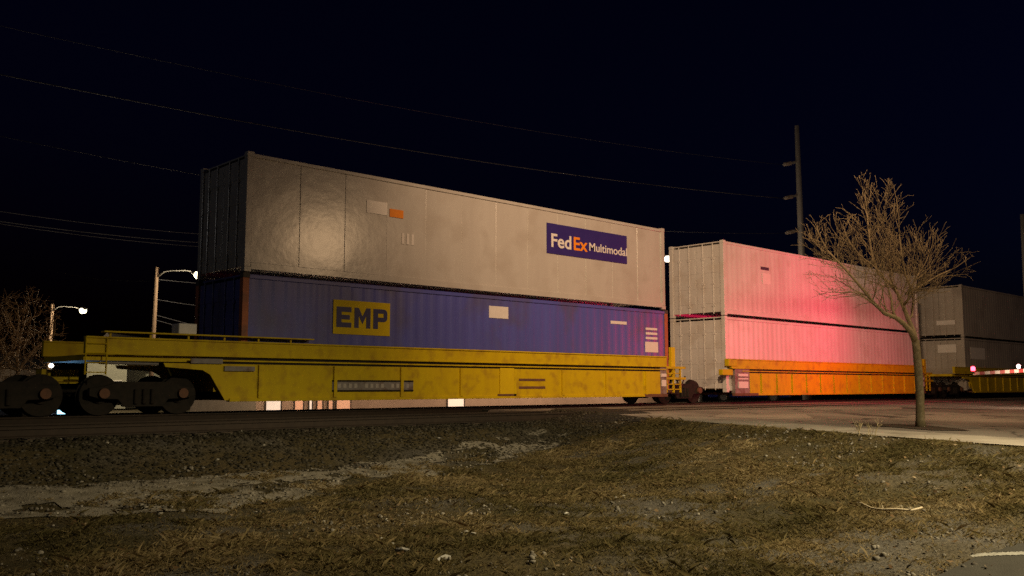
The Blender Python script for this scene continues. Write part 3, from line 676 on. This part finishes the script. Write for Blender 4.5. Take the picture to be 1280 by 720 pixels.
mb = MB(); mb.box(xr-.35, xr+.35, YS-.055, YS-.0, .345, .4); mb.build('post_foot', M['rust'], c1_)
for z in (.78, .55): 
    mb = MB(); mb.box(xr+.5, xr+1.6, YS-.012, YS+.0, z, z+.07); mb.build('dark_mark', M['rust'], c1_)
for xx, z in ((WA0-.1, 1.02), (WA0-.9, 1.18)):
    mb = MB(); mb.box(xx, xx+.75, YF-.19, YF-.155, z-.05, z+.06); mb.build('pale_plate', M['grey'], c1_)

# ------------------------------------------------------------------ the bare tree on the verge strip
def grow(starts, attract, step, infl, kill, iters, seed, tropism=(0, 0, .12)):
    r = np.random.default_rng(seed); nodes_ = []; par = []
    for chain, p0 in starts:
        prev = p0
        for q in chain:
            nodes_.append(np.array(q, float)); par.append(prev); prev = len(nodes_)-1
    P = np.array(nodes_); A = np.array(attract); tp = np.array(tropism)
    for it in range(iters):
        if len(A) == 0: break
        d = np.linalg.norm(A[:, None]-P[None], axis=2); near = d.argmin(1); dm = d.min(1)
        new = []; 
        for k in np.unique(near[dm < infl]):
            sel = A[(near == k) & (dm < infl)]; v = sel-P[k]; v /= np.linalg.norm(v, axis=1)[:, None]+1e-9; v = v.mean(0)+tp+r.normal(0, .1, 3); v /= np.linalg.norm(v)+1e-9
            new.append((P[k]+v*step, k))
        if not new: break
        NP = np.array([a for a, _ in new]); P = np.vstack([P, NP]); par += [k for _, k in new]
        A = A[np.min(np.linalg.norm(A[:, None]-NP[None], axis=2), axis=1) > kill]
    return P, par
def branch_mesh(P, par, rtip, expo, seed, spurs=0, spur_len=.1, rmax=None, sides=5, skip=0):
    r = np.random.default_rng(seed); n = len(P); rad = np.zeros(n); kids = [[] for _ in range(n)]
    for i in range(n):
        if par[i] >= 0: kids[par[i]].append(i)
    acc = np.zeros(n); order = sorted(range(n), key=lambda i: -i)
    for i in order:
        a = acc[i] if kids[i] else rtip**expo; rad[i] = max(a**(1/expo), rtip)
        if par[i] >= 0: acc[par[i]] += a
    if rmax: rad = np.minimum(rad, rmax)
    mb = MB()
    done = set()
    for i in range(n):                                 # runs of nodes as tubes
        if par[i] >= 0 and len(kids[par[i]]) == 1: continue
        for start in ([i] if par[i] < 0 else [i]):
            ch = [par[start]] if par[start] >= 0 else []
            k = start
            while True:
                ch.append(k)
                if len(kids[k]) != 1: break
                k = kids[k][0]
            if len(ch) > 1:
                rr = [rad[q] for q in ch]
                if par[start] >= 0: rr[0] = min(rr[0], rr[1]*1.25)
                mb.tube([P[q] for q in ch], rr, sides if max(rr) < .02 else 8, cap=True)
    for _ in range(spurs):
        i = r.integers(skip, n)
        if rad[i] > .02: continue
        d = r.normal(0, 1, 3)+np.array([0, 0, .5]); d /= np.linalg.norm(d); l = spur_len*r.uniform(.4, 1.5); q = P[i]+d*l*.5+r.normal(0, .01, 3); e = q+d*l*.5+r.normal(0, .08, 3)*l
        mb.tube([P[i], q, e], [rtip*.9, rtip*.8, rtip*.45], 4)
        if r.random() < .35: mb.tube([e, e+d*.012], [rtip*1.6, rtip*.8], 4)
    return mb
TP = hit(1151, 538.5); TPz = float(road_z(TP[1]))
dist = float(np.dot(TP-CAM, F3)); S = dist/FPX
def tl(px, py, dd=0.0): return RT*((px-1151)*S)+ZU*((539.5-py)*S*1.01)+FW*dd
tree = thing('bare_tree', (TP[0], TP[1], TPz), 'leafless young tree with olive trunk on the pavement verge', 'tree')
tr = MB(); tpts = [tl(1151, 541), tl(1151, 530), tl(1152, 500), tl(1151.5, 470), tl(1150.5, 445), tl(1149.5, 432)]
tr.tube(tpts, [.12, .088, .082, .079, .077, .074], 14)
o = tr.build('trunk', M['bark'], None, smooth=True); o.parent = tree
limbs = [([tl(1149.5, 434), tl(1143, 421, -.05), tl(1132, 411, -.12), tl(1121, 404, -.18), tl(1107, 399, -.2), tl(1095, 387, -.2), tl(1082, 371, -.22), tl(1068, 355, -.25), tl(1052, 338, -.3), tl(1036, 321, -.3)], -1),
         ([tl(1119, 393, -.12), tl(1120, 378, -.05), tl(1117, 362, 0), tl(1113, 349, .05), tl(1101, 335, .1)], 3),
         ([tl(1149.5, 434), tl(1149, 420, .06), tl(1144, 404, .1), tl(1140, 388, .15), tl(1135, 372, .2), tl(1125, 358, .2), tl(1112, 346, .25), tl(1106, 320, .3), tl(1104, 295, .3), tl(1102, 265, .3)], -1),
         ([tl(1143, 380, .0), tl(1145, 364, -.05), tl(1138, 350, -.1), tl(1132, 325, -.2), tl(1130, 300, -.2)], 18),
         ([tl(1153, 400, .25), tl(1157, 382, .3), tl(1156, 362, .3), tl(1166, 345, .3)], 16),
         ([tl(1148, 372, .3), tl(1160, 367, .4), tl(1176, 358, .45), tl(1194, 347, .4), tl(1210, 340, .35)], 18)]
att = []
rr = np.random.default_rng(5)
def ell(cx, cy, ax, ay, ad, n):
    while n > 0:
        q = rr.uniform(-1, 1, 3)
        if q@q < 1: att.append(tl(cx+q[0]*ax, cy+q[1]*ay, q[2]*ad)); n -= 1
ell(1108, 325, 98, 68, 1.3, 1000); ell(1102, 262, 34, 40, .6, 130); ell(1178, 322, 48, 46, .9, 300); ell(1040, 345, 44, 42, .8, 220); ell(1110, 375, 62, 22, .5, 40); ell(1060, 290, 32, 30, .5, 70)
ENV = [(1108, 325, 108, 74, 1.4), (1102, 262, 40, 44, .7), (1180, 324, 52, 48, 1.0), (1038, 348, 50, 48, .95), (1060, 292, 38, 32, .7), (1110, 378, 66, 24, .6), (1100, 235, 16, 20, .4)]
def inside_env(q, k=1.0):
    a = q@RT/S+1151; b_ = 539.5-q[2]/S/1.01; d = q@FW
    return any(((a-cx)/(ax*k))**2+((b_-cy)/(ay*k))**2+(d/(ad*k))**2 < 1 for cx, cy, ax, ay, ad in ENV)
SH = []                                                # shoots as (points, radii)
rt_ = np.random.default_rng(21)
def shoot(p0, d, L, r0, lvl):
    n = max(3, int(L/.11)); pts = [p0]; st = L/n; d = d/np.linalg.norm(d); lim = rt_.uniform(.9, 1.12)
    for i in range(n):
        d = d+rt_.normal(0, .09, 3)+np.array([0, 0, .045]); d /= np.linalg.norm(d); q = pts[-1]+d*st
        if not inside_env(q, lim) and i > 0: break
        pts.append(q)
    m = len(pts)
    if m < 2: return
    rad = [max(.0026, r0*(1-.75*i/(m-1))) for i in range(m)]; SH.append((pts, rad))
    if lvl >= 4: return
    for i in range(1, m):
        nk = int({1: rt_.random() < .74, 2: rt_.random() < .66, 3: rt_.random() < .5}[lvl])
        for _ in range(nk):
            ax = pts[i]-pts[i-1]; ax = ax/np.linalg.norm(ax); s_ = rt_.normal(0, 1, 3); s_ -= ax*(s_@ax); s_ /= np.linalg.norm(s_)
            a = rt_.uniform(.5, 1.0); dd_ = ax*math.cos(a)+s_*math.sin(a)+np.array([0, 0, .22])
            Lk = {1: rt_.uniform(.35, .8), 2: rt_.uniform(.16, .42), 3: rt_.uniform(.05, .15)}[lvl]*(1-.35*i/m)
            shoot(pts[i]-ax*rt_.uniform(0, .06), dd_, Lk, max(.003, rad[i]*.62), lvl+1)
rl = {0: (.07, .014), 1: (.03, .012), 2: (.062, .012), 3: (.03, .011), 4: (.034, .011), 5: (.03, .011)}
for k, (ch, pa) in enumerate(limbs):
    r0, r1 = rl[k]; pts = list(ch)
    if pa >= 0:
        flat = [q for c_, _ in limbs[:k] for q in c_]; near = min(flat, key=lambda q: np.linalg.norm(q-pts[0])); pts = [near]+pts
    n = len(pts); rad = [r0+(r1-r0)*(i/(n-1))**.75 for i in range(n)]
    d_ = pts[-1]-pts[-2]; d_ = d_/np.linalg.norm(d_)
    SH.append((pts, rad)); shoot(pts[-1], d_, 1.0, r1, 1)
    for i in range(1 if pa >= 0 else 4, n):
        for _ in range(2 if k else 3):
            f_ = rt_.random(); q = pts[i-1]+(pts[i]-pts[i-1])*f_; ax = pts[i]-pts[i-1]; ax = ax/np.linalg.norm(ax); s_ = rt_.normal(0, 1, 3); s_ -= ax*(s_@ax); s_ /= np.linalg.norm(s_)
            shoot(q, ax*.6+s_*.9+np.array([0, 0, .28 if k == 0 else .45]), rt_.uniform(.6, 1.25), max(.008, rad[i]*.45), 1)
bm_ = MB()
for pts, rad in SH: bm_.tube(pts, rad, 12 if rad[0] > .025 else (6 if rad[0] > .008 else 4))
print('shoots', len(SH))
o = bm_.build('crown', M['twig'], None, smooth=True); o.parent = tree
# mulch strip at its foot
ml = [hit(p, q)[:2] for p, q in ((1062, 533.5), (1105, 534.5), (1150, 535.5), (1200, 541.2), (1214, 543.6), (1165, 543), (1120, 539), (1085, 537))]
drape('verge_strip', ml, M['mulch'], .04, .012, lambda x, y: road_z(y)+.0*x+np.where(x < xedge(y)+SW, .04, 0), ragged=.06)
# dead weed stalks on the verge
def weed(px, py, n, h, lab, seed):
    p = hit(px, py); r = random.Random(seed); mb = MB(); z = float(ground_z(p[0], p[1]))
    for k in range(n):
        a = r.uniform(0, 6.28); d = np.array([math.cos(a)*r.uniform(.1, .5), math.sin(a)*r.uniform(.1, .5), 1]); l = h*r.uniform(.5, 1)
        b0 = np.array([p[0]+r.uniform(-.05, .05), p[1]+r.uniform(-.05, .05), z]); b1 = b0+d*l*.5; b2 = b1+d*l*.5+np.array([r.uniform(-.06, .06), r.uniform(-.06, .06), 0])
        mb.tube([b0, b1, b2], [.004, .003, .002], 4)
        for q in range(4):
            s = b1+(b2-b1)*q/4; e = s+np.array([r.uniform(-.06, .06), r.uniform(-.06, .06), r.uniform(.0, .06)]); mb.tube([s, e], [.002, .003], 4)
    tag(mb.build('dead_weed', M['twig']), lab, 'weed', 'dry weeds by the sidewalk')
weed(1074, 545, 9, .33, 'dry twiggy weed left of the tree by the sidewalk edge', 1)
weed(1090, 546, 7, .3, 'dry twiggy weed nearer the tree by the sidewalk edge', 2)

# ------------------------------------------------------------------ crossing gate with its lamps, at the right
YG = 12.0
gx0 = xat(1217, 466, YG); gz = float(at_y(1217, 467, YG)[2]); gz2 = float(at_y(1275, 463.5, YG)[2])
GM = 39.6
gate = thing('crossing_gate', (GM, YG, float(road_z(YG))), 'lowered red and white striped crossing gate arm with red lamps', 'gate')
arm = MB(); L_ = GM-gx0; k = 0; x = gx0
zg_ = lambda x: gz+(gz2-gz)*(x-gx0)/max(.1, xat(1275, 463.5, YG)-gx0)
while x < GM-.01:
    xb = min(x+.46, GM); arm.cur = k % 2
    ha, hb = .045+.03*(x-gx0)/L_, .045+.03*(xb-gx0)/L_
    za, zb = zg_(x), zg_(xb)
    arm.add([(x, YG-.02, za-ha), (xb, YG-.02, zb-hb), (xb, YG+.02, zb-hb), (x, YG+.02, za-ha), (x, YG-.02, za+ha), (xb, YG-.02, zb+hb), (xb, YG+.02, zb+hb), (x, YG+.02, za+ha)],
            [(0, 3, 2, 1), (4, 5, 6, 7), (0, 1, 5, 4), (2, 3, 7, 6)]+([(3, 0, 4, 7)] if k == 0 else [])+([(1, 2, 6, 5)] if xb >= GM-.01 else []))
    k += 1; x = xb
arm.build('gate_arm', [M['redwhite_w'], M['redwhite_r']], gate)
mb = MB(); mb.tube([(GM, YG+.25, float(road_z(YG))), (GM, YG+.25, 4.2)], .065, 12); mb.box(GM-.3, GM+.3, YG-.05, YG+.55, float(road_z(YG))-.05, float(road_z(YG))+.12)
mb.build('mast', M['polesteel'], gate)
mb = MB(); mb.box(GM-.2, GM+.2, YG+.0, YG+.5, zg_(GM)-.22, zg_(GM)+.25); mb.build('gate_motor', M['polesteel'], gate, bevel=.02)
for a in (-1, 1):
    mb = MB(); mb.box(-.6, .6, -.012, .012, -.11, .11); o = mb.build('crossbuck', M['decal'], None); o.parent = gate; o.location = (0, .15 if a < 0 else .18, 4.05-float(road_z(YG))); o.rotation_euler = (0, R(45*a), 0)
for dx in (-.4, .4):
    mb = MB(); mb.disc((GM+dx, YG+.25, 2.75), .3, 'y', .03, 24); h_ = mb.build('lamp_backing', M['black'], gate)
    mb = MB(); mb.disc((GM+dx, YG+.31, 2.75), .12, 'y', .1, 20); mb.build('red_lamp', M['redlamp'], h_)
mb = MB(); mb.tube([(GM-.5, YG+.25, 2.75), (GM+.5, YG+.25, 2.75)], .03, 8); mb.build('lamp_bracket', M['polesteel'], gate)
def arm_lamp(px, m, r):
    x = xat(px, 465, YG); z = zg_(x)+.1
    mb = MB(); mb.box(x-.06, x+.06, YG-.05, YG+.05, z-.06, z-.01); hb = mb.build('lamp_housing', M['black'], gate)
    mb = MB(); mb.tube([(x, YG, z-.01), (x, YG, z+.03), (x, YG, z+.1), (x, YG, z+.14)], [r*.8, r, r, r*.5], 12); mb.build('arm_lamp', m, hb)
    return x, z
lx1, lz1 = arm_lamp(1216.5, M['redlamp'], .07); lx2, lz2 = arm_lamp(1273.5, M['armlamp'], .06)

# ------------------------------------------------------------------ beyond the train: lamps, poles, wires
def spot(name, loc, target, power, color, angle, blend=.6, size=.1, parent=None):
    l = bpy.data.lights.new(name, 'SPOT'); l.energy = power; l.color = color; l.spot_size = R(angle); l.spot_blend = blend; l.shadow_soft_size = size
    o = bpy.data.objects.new(name, l); COL.objects.link(o); o.location = loc
    d = Vector(target)-Vector(loc); o.rotation_euler = d.to_track_quat('-Z', 'Y').to_euler(); return o
def street_lamp(base, top, arm_end, label, glow, r=.12, pole=None, power=1100, color=(1, .8, .5)):
    base, top, e = map(lambda q: np.array(q, float), (base, top, arm_end))
    t = thing('street_lamp', tuple(base), label, 'street lamp', 'street lamps beyond the train')
    mb = MB(); mb.tube([base, (base+top)/2, top], [r*1.15, r, r*.8], 10); mb.build('pole', pole or M['wood'], t)
    s = base+(top-base)*.93; mid = s+(e-s)*.4; mid[2] = max(e[2], s[2])+.35; m2 = s+(e-s)*.75; m2[2] = e[2]+.3
    mb = MB(); mb.tube([s, s+(mid-s)*.5+np.array([0, 0, .15]), mid, m2, e+np.array([0, 0, .12])], .045, 8); mb.build('arm', M['polesteel'], t, smooth=True)
    d = (e-s); d[2] = 0; d /= np.linalg.norm(d)
    mb = MB(); q = e+np.array([0, 0, .1]); mb.tube([q-d*.35, q-d*.15, q+d*.3, q+d*.5], [.05, .14, .16, .06], 12); hd = mb.build('luminaire', M['polesteel'], t, smooth=True)
    mb = MB(); q = e-np.array([0, 0, .02]); mb.tube([q-d*.12, q+d*.05, q+d*.32, q+d*.42], [.1, .22, .22, .1], 14); mb.build('lens', glow, hd, smooth=True)
    l = bpy.data.lights.new('lamp_light', 'POINT'); l.energy = power; l.color = color; l.shadow_soft_size = .2
    o = bpy.data.objects.new('lamp_light', l); COL.objects.link(o); o.parent = t; o.location = Vector(e-np.array([0, 0, .45]))-t.location
    return t
def gz_(p): return (p[0], p[1], float(ground_z(p[0], p[1])))
DA = 52
pb = at_d(190, 425, DA); pt = at_d(196.5, 334, DA); pe = at_d(246, 343.5, DA-1.5)
street_lamp((pb[0]-.12*0, pb[1], -1.2), pt, pe, 'wooden pole street lamp with lit curved arm beside the container end', M['lampwarm'])
DB = 72
pb = at_d(61, 440, DB); pt = at_d(66, 380, DB); pe = at_d(102, 388, DB-2)
street_lamp((pb[0], pb[1], -1.25), pt, pe, 'lit street lamp on the far left above the parked cars', M['lampwarm'], r=.13, power=3000)
# lamp seen through the gap between the stacks
pe = at_d(838, 323, 62); pt = pe+RT*1.8+ZU*.2
street_lamp((pt[0], pt[1], -1.2), pt, pe, 'bright white street lamp showing between the two container stacks', M['lampwhite'], power=500, pole=M['polesteel'])
# small lamp low on the left
p = at_d(64, 457, 60); mb = MB(); lt = thing('yard_light', (p[0], p[1], -1.2), 'small bright yard light on a short post at far left', 'lamp')
mb.tube([(p[0], p[1], -1.2), (p[0], p[1], p[2]-.1)], .06, 8); mb.build('post', M['polesteel'], lt)
mb = MB(); mb.tube([p+ZU*-.12, p, p+ZU*.13], [.1, .17, .08], 12); mb.build('lamp_head', M['lampwhite'], lt)

def utility_pole(base, top, label, arms=(), r0=.34, r1=.17):
    base, top = np.array(base, float), np.array(top, float)
    t = thing('utility_pole', tuple(base), label, 'utility pole')
    mb = MB(); mb.tube([base, (base+top)/2, top], [r0, (r0+r1)/2, r1], 12); mb.build('pole', M['polesteel'], t, smooth=True)
    ends = []
    for s, e in arms:
        s, e = np.array(s), np.array(e)
        mb = MB(); mb.tube([s, e], [.11, .07], 8); a = mb.build('arm', M['polesteel'], t)
        ins = MB(); d = (e-s)/np.linalg.norm(e-s); ln2 = np.linalg.norm(e-s); pts = []; rad = []
        for k in range(13): pts.append(s+d*(ln2*.45+ln2*.5*k/12)); rad.append(.15 if k % 2 else .08)
        ins.tube(pts, rad, 10); ins.build('insulator', M['grey'], a)
        ends.append(e)
    return t, ends
DP = 70
top = at_d(996, 157, DP); bs = at_d(1008, 470, DP)
arms = [(at_d(997, 202, DP), at_d(979, 206, DP-.6)), (at_d(999.5, 243.5, DP), at_d(980, 248, DP-.6)), (at_d(1002, 287, DP), at_d(982, 291.5, DP-.6))]
_, ends = utility_pole((bs[0], bs[1], -1.2), top, 'tall steel transmission pole with three insulator arms behind the train', arms)
top = at_d(1278.5, 268, 62); utility_pole((top[0], top[1], -1.0), top, 'dim pole at the right edge of the view behind the train')
def wire(a, b, sag, r, label):
    a, b = np.array(a), np.array(b); mb = MB(); n = 40
    mb.tube([a+(b-a)*i/n-ZU*sag*4*(i/n)*(1-i/n) for i in range(n+1)], r, 5)
    tag(mb.build('power_line', M['wire'], smooth=True), label, 'power line', 'overhead power lines')
def far(px, py, d): return at_d(px, py, d)
wire(ends[0], far(-120, 5, 42), .8, .013, 'topmost faint power line from the pole, highest over the containers')
wire(ends[1], far(-120, 68, 42), .8, .026, 'brightest power line crossing the sky above the grey container')
wire(ends[2], far(-120, 144, 42), 1.5, .013, 'low faint power line meeting the top left corner of the grey container')
wire(far(-60, 255, 50), far(330, 297, 66), .3, .02, 'upper of three close wires left of the grey container')
wire(far(-60, 268, 50), far(330, 307, 66), .3, .024, 'middle of three close wires left of the grey container')
wire(far(-60, 270, 50), far(330, 312, 66), .35, .02, 'lowest of three close wires left of the grey container')
wire(at_d(195.5, 349, DA), far(330, 357, 60), .1, .016, 'thin wire leaving the wooden lamp pole just below its arm')
wire(far(60, 337, 60), at_d(195.5, 351, DA), .25, .016, 'thin wire reaching the wooden lamp pole from the left')
wire(at_d(194, 374, DA), far(330, 387, 60), .15, .016, 'middle wire sloping from the wooden lamp pole behind the container')
wire(at_d(192, 393, DA), far(330, 425, 60), .1, .02, 'lower wire sloping from the wooden lamp pole behind the container')
wire(at_d(191, 399, DA), far(330, 432, 60), .1, .02, 'lowest guy wire sloping from the wooden lamp pole')

# ------------------------------------------------------------------ far buildings, trees and cars
def shop(x0, x1, y, z0, h, label, panels, wall):
    t = thing('shop_building', ((x0+x1)/2, y, z0), label, 'building')
    mb = MB(); mb.box(x0, x1, y, y+9, z0, z0+h); mb.build('wall', wall, t)
    mb = MB(); mb.box(x0-.2, x1+.2, y-.2, y+9.2, z0+h, z0+h+.25); mb.build('roof', M['roof'], t)
    for a, b_, zb, zt, m_, nm in panels:
        mb = MB(); mb.box(a, b_, y-.06, y-.004, zb, zt); w = mb.build(nm, m_, t)
        mb = MB(); mb.box(a-.08, a, y-.09, y-.002, zb, zt); mb.box(b_, b_+.08, y-.09, y-.002, zb, zt); mb.box(a-.08, b_+.08, y-.09, y-.002, zt, zt+.1); mb.build('frame', M['seam'], w)
    return t
YBD = 50.0
def xb(px, py=508): return float(at_y(px, py, YBD)[0])
pan = [(xb(332), xb(350), -1.05, .8, M['winlit'], 'door'), (xb(368), xb(378), -.9, 1.0, M['winwarm'], 'window'), (xb(386), xb(389), -1.0, 1.0, M['winlit'], 'window'),
       (xb(396), xb(402), -1.0, 1.0, M['winwarm'], 'window'), (xb(410), xb(415), -.9, 1, M['winwarm'], 'window'), (xb(420), xb(437), -1.0, .9, M['winwarm'], 'window')]
shop(xb(320), xb(440), YBD, -1.22, 3.2, 'low storefront with lit doors and windows seen under the train', pan, M['wall'])
pan2 = [(xb(576), xb(596), -1.1, .9, M['winlit'], 'door')]
shop(xb(442), xb(838), YBD+1.5, -1.22, 3.4, 'long pale walled building dimly seen under the yellow railcar', pan2, M['wall'])
for px, pw in ((350, 70), (470, 60), (600, 110), (680, 130), (780, 160)):
    l = bpy.data.lights.new('wall_light', 'POINT'); l.energy = pw*5.0; l.color = (1, .62, .38); l.shadow_soft_size = .2
    o = bpy.data.objects.new('wall_light', l); COL.objects.link(o); o.location = (xb(px), YBD-3.2, 2.3)
# dim houses at left
def house(pxa, pxb, d, h, rh, label, m_):
    a, b_ = at_d(pxa, 480, d), at_d(pxb, 480, d); z0 = -1.25
    c = (a+b_)/2; w = np.linalg.norm((b_-a)[:2]); t = thing('house', (c[0], c[1], z0), label, 'house', 'dim houses beyond the tracks')
    ang = math.atan2(b_[1]-a[1], b_[0]-a[0]); t.rotation_euler = (0, 0, ang)
    def put(mb, nm, m2, par=None):
        o = mb.build(nm, m2); o.parent = par or t; return o
    mb = MB(); mb.box(-w/2, w/2, 0, 7, 0, h); put(mb, 'wall', m_)
    mb = MB(); mb.prism([(-w/2-.3, h), (w/2+.3, h), (w/2+.3, h+.12), (0, h+rh), (-w/2-.3, h+.12)], 'y', -.3, 7.3); put(mb, 'roof', M['roof'])
    for q in (-.3, .25):
        mb = MB(); mb.box(q*w-.45, q*w+.45, -.05, -.003, 1.0, 2.3); wn = put(mb, 'window', M['glass'])
        mb = MB(); mb.box(q*w-.52, q*w+.52, -.08, -.006, .92, 1.0); mb.box(q*w-.52, q*w+.52, -.08, -.006, 2.3, 2.38); put(mb, 'sill', M['decal'], wn)
    return t
house(108, 158, 78, 4.4, 2.0, 'dim house under the far street lamp', M['dwall'])
house(165, 232, 82, 4.6, 1.6, 'dim greenish house behind the wooden lamp pole', M['dwall'])
house(-40, 20, 90, 3.6, 1.5, 'dim house behind the brown tree at far left', M['wall'])
# bare tree far left
def far_tree(px, py, d, h, w, label, seed):
    r = np.random.default_rng(seed); b_ = at_d(px, py, d); base = np.array([b_[0], b_[1], -1.25]); t = thing('street_tree', tuple(base), label, 'tree', 'bare trees beyond the tracks')
    mb = MB(); mb.tube([(0, 0, 0), (.05, .02, h*.25)], [.2, .15], 10); o = mb.build('trunk', M['bark']); o.parent = t
    at = []
    while len(at) < 700:
        q = r.uniform(-1, 1, 3)
        if q@q < 1: at.append((q[0]*w, q[1]*w, h*.58+q[2]*h*.42))
    P, par = grow([([(.05, .02, h*.25), (.1, 0, h*.34), (.0, .1, h*.45), (.1, .1, h*.55)], -1), ([(-.3, .1, h*.36), (-.8, .2, h*.5)], 1), ([(.5, -.2, h*.42), (1.0, -.3, h*.52)], 1)], np.array(at), .25, 2.0, .3, 60, seed)
    o = branch_mesh(P, par, .014, 2.3, seed, spurs=900, spur_len=.5, rmax=.13).build('crown', M['brush']); o.parent = t
far_tree(22, 440, 62, 8.6, 2.9, 'brown bare tree lit by lamps at far left', 3)
far_tree(-12, 440, 56, 7.6, 2.4, 'brown bare tree cut by the left edge of the view', 8)
# parked cars under and past the train
def car(px, d, heading, paint, label, lamp=None, side=1):
    b_ = px if hasattr(px, '__len__') else at_d(px, 500, d); z0 = float(ground_z(b_[0], b_[1], False)); t = thing('parked_car', (b_[0], b_[1], z0), label, 'car', 'cars beyond the train'); t.rotation_euler = (0, 0, heading)
    def put(mb, nm, m2, par=None, bevel=0):
        o = mb.build(nm, m2, bevel=bevel); o.parent = par or t; return o
    mb = MB(); pr = [(-2.2, .3), (2.15, .3), (2.22, .55), (2.17, .86), (1.1, .98), (-1.55, 1.02), (-2.2, .95), (-2.28, .6)]
    mb.prism(pr, 'y', -.88, .88); bd = put(mb, 'body', paint, bevel=.06)
    mb = MB(); mb.prism([(-1.7, .95), (1.05, .9), (.35, 1.42), (-1.1, 1.45)], 'y', -.74, .74); put(mb, 'cabin', M['glass'], bevel=.05)
    mb = MB(); mb.prism([(-1.12, 1.43), (.38, 1.4), (.33, 1.45), (-1.08, 1.49)], 'y', -.72, .72); put(mb, 'roof', paint)
    for sx in (-1.35, 1.35):
        for sy in (-.8, .8):
            mb = MB(); mb.disc((sx, sy, .33), .33, 'y', .22, 20); w = put(mb, 'wheel', M['tyre'])
            mb = MB(); mb.disc((sx, sy+(.112 if sy > 0 else -.112), .33), .2, 'y', .02, 14); put(mb, 'rim', M['polesteel'], w)
    for sy in (-.62, .62):
        mb = MB(); mb.box(2.12, 2.245, sy-.25, sy+.25, .6, .86); put(mb, 'headlight', lamp or M['grey'], bevel=.02)
        mb = MB(); mb.box(-2.29, -2.2, sy-.2, sy+.2, .65, .8); put(mb, 'tail_light', M['redwhite_r'])
    return t
toward = math.atan2(-FW[1], -FW[0])
HD = toward+.45; pl_ = at_d(80, 511.5, 38.5); fw_ = np.array([math.cos(HD), math.sin(HD), 0]); lf_ = np.array([-math.sin(HD), math.cos(HD), 0])
c = car(pl_-2.2*fw_+.62*lf_, 0, HD, M['cardark'], 'dark car with cold blue headlights glowing at lower left', M['bluelamp'])
p = pl_+.3*fw_; spot('headlight_beam', tuple(p), tuple(p+fw_*6-ZU*1.9), 2500, (.25, .58, 1), 50, .8, .12)
car(22, 42, toward+1.3, M['carsilver'], 'silver car parked at far left edge under the railcar', M['coldlamp'])
car(938, 52, toward+1.2, M['carblue'], 'bright blue car glimpsed under the railcar wheels')

# ------------------------------------------------------------------ light
w = bpy.data.worlds.new('World'); sc.world = w; w.use_nodes = True; nt = w.node_tree
bg = nt.nodes['Background']; sky = nt.nodes.new('ShaderNodeTexSky'); sky.sky_type = 'NISHITA'; sky.sun_disc = False
sky.sun_elevation = R(-2.5); sky.sun_rotation = R(140); sky.ozone_density = 6.0
nt.links.new(sky.outputs[0], bg.inputs[0]); bg.inputs[1].default_value = .05
sun = bpy.data.lights.new('moon_light', 'SUN'); sun.energy = .006; sun.angle = R(.5); sun.color = (.7, .8, 1)
so = bpy.data.objects.new('moon_light', sun); COL.objects.link(so); so.rotation_euler = (R(50), 0, R(-30))
# the street lamp by the crossing, just out of view at right, and added fills
WARM = (1, .64, .34)
spot('street_lamp_light', (21.5, 3.5, 7.6), (32, 17, .0), 2800, WARM, 112, 1.0, .3)
spot('verge_lamp_light', (10, 5.5, 12.0), (30.5, 22.5, 3.6), 15500, (1, .63, .36), 78, 1.0, .3)  # added overhead fill for the middle stack's end face, no real lamp
l = bpy.data.lights.new('street_lamp_glow', 'POINT'); l.energy = 1000; l.color = WARM; l.shadow_soft_size = .25
o = bpy.data.objects.new('street_lamp_glow', l); COL.objects.link(o); o.location = (22.3, 3.5, 7.3)
spot('drive_lamp_light', (12.5, -2.5, 8.0), (11.5, 4.5, -.9), 13500, (1, .83, .5), 86, .95, .3)  # added spot to brighten the grass, no lamp stands there
l = bpy.data.lights.new('yard_lamp_glow', 'POINT'); l.energy = 350; l.color = (.9, .85, .8); l.shadow_soft_size = .3  # added fill that lifts the dark container ends at left
o = bpy.data.objects.new('yard_lamp_glow', l); COL.objects.link(o); o.location = (-12, 32, 9)
# headlights of the car waiting at the gate, out of view to the right
for dx in (-.65, .65):
    spot('waiting_car_headlight', (36.2+dx, 10.1, .5), (35.8+dx, 20.1, 2.0), 330, (1, .68, .46), 125, .9, .06)
# red flashers of the crossing, facing the train
for dx, tg, pw in ((-.4, (34.6, 20.1, 3.5), 3500), (.4, (42.8, 20.1, 1.3), 1150)):
    spot('red_flasher_beam', (GM+dx, YG+.45, 2.75), tg, pw, (1, .012, .1), 92 if dx < 0 else 72, 1.0, .1)
for x, z, c_, e_ in ((lx1, lz1, (1, .05, .08), 5), (lx2, lz2, (1, .3, .28), 3)):
    l = bpy.data.lights.new('arm_lamp_light', 'POINT'); l.energy = e_; l.color = c_; l.shadow_soft_size = .07
    o = bpy.data.objects.new('arm_lamp_light', l); COL.objects.link(o); o.location = (x, YG-.15, z+.1)

sc.view_settings.view_transform = 'Standard'; sc.view_settings.look = 'None'; sc.view_settings.exposure = 0; sc.view_settings.gamma = 1
sc.render.engine = 'CYCLES'
sc.cycles.use_denoising = False
try: sc.cycles.denoiser = 'OPENIMAGEDENOISE'
except Exception: pass
sc.cycles.max_bounces = 5; sc.cycles.caustics_reflective = False; sc.cycles.caustics_refractive = False
sc.cycles.sample_clamp_indirect = 2; sc.cycles.sample_clamp_direct = 5
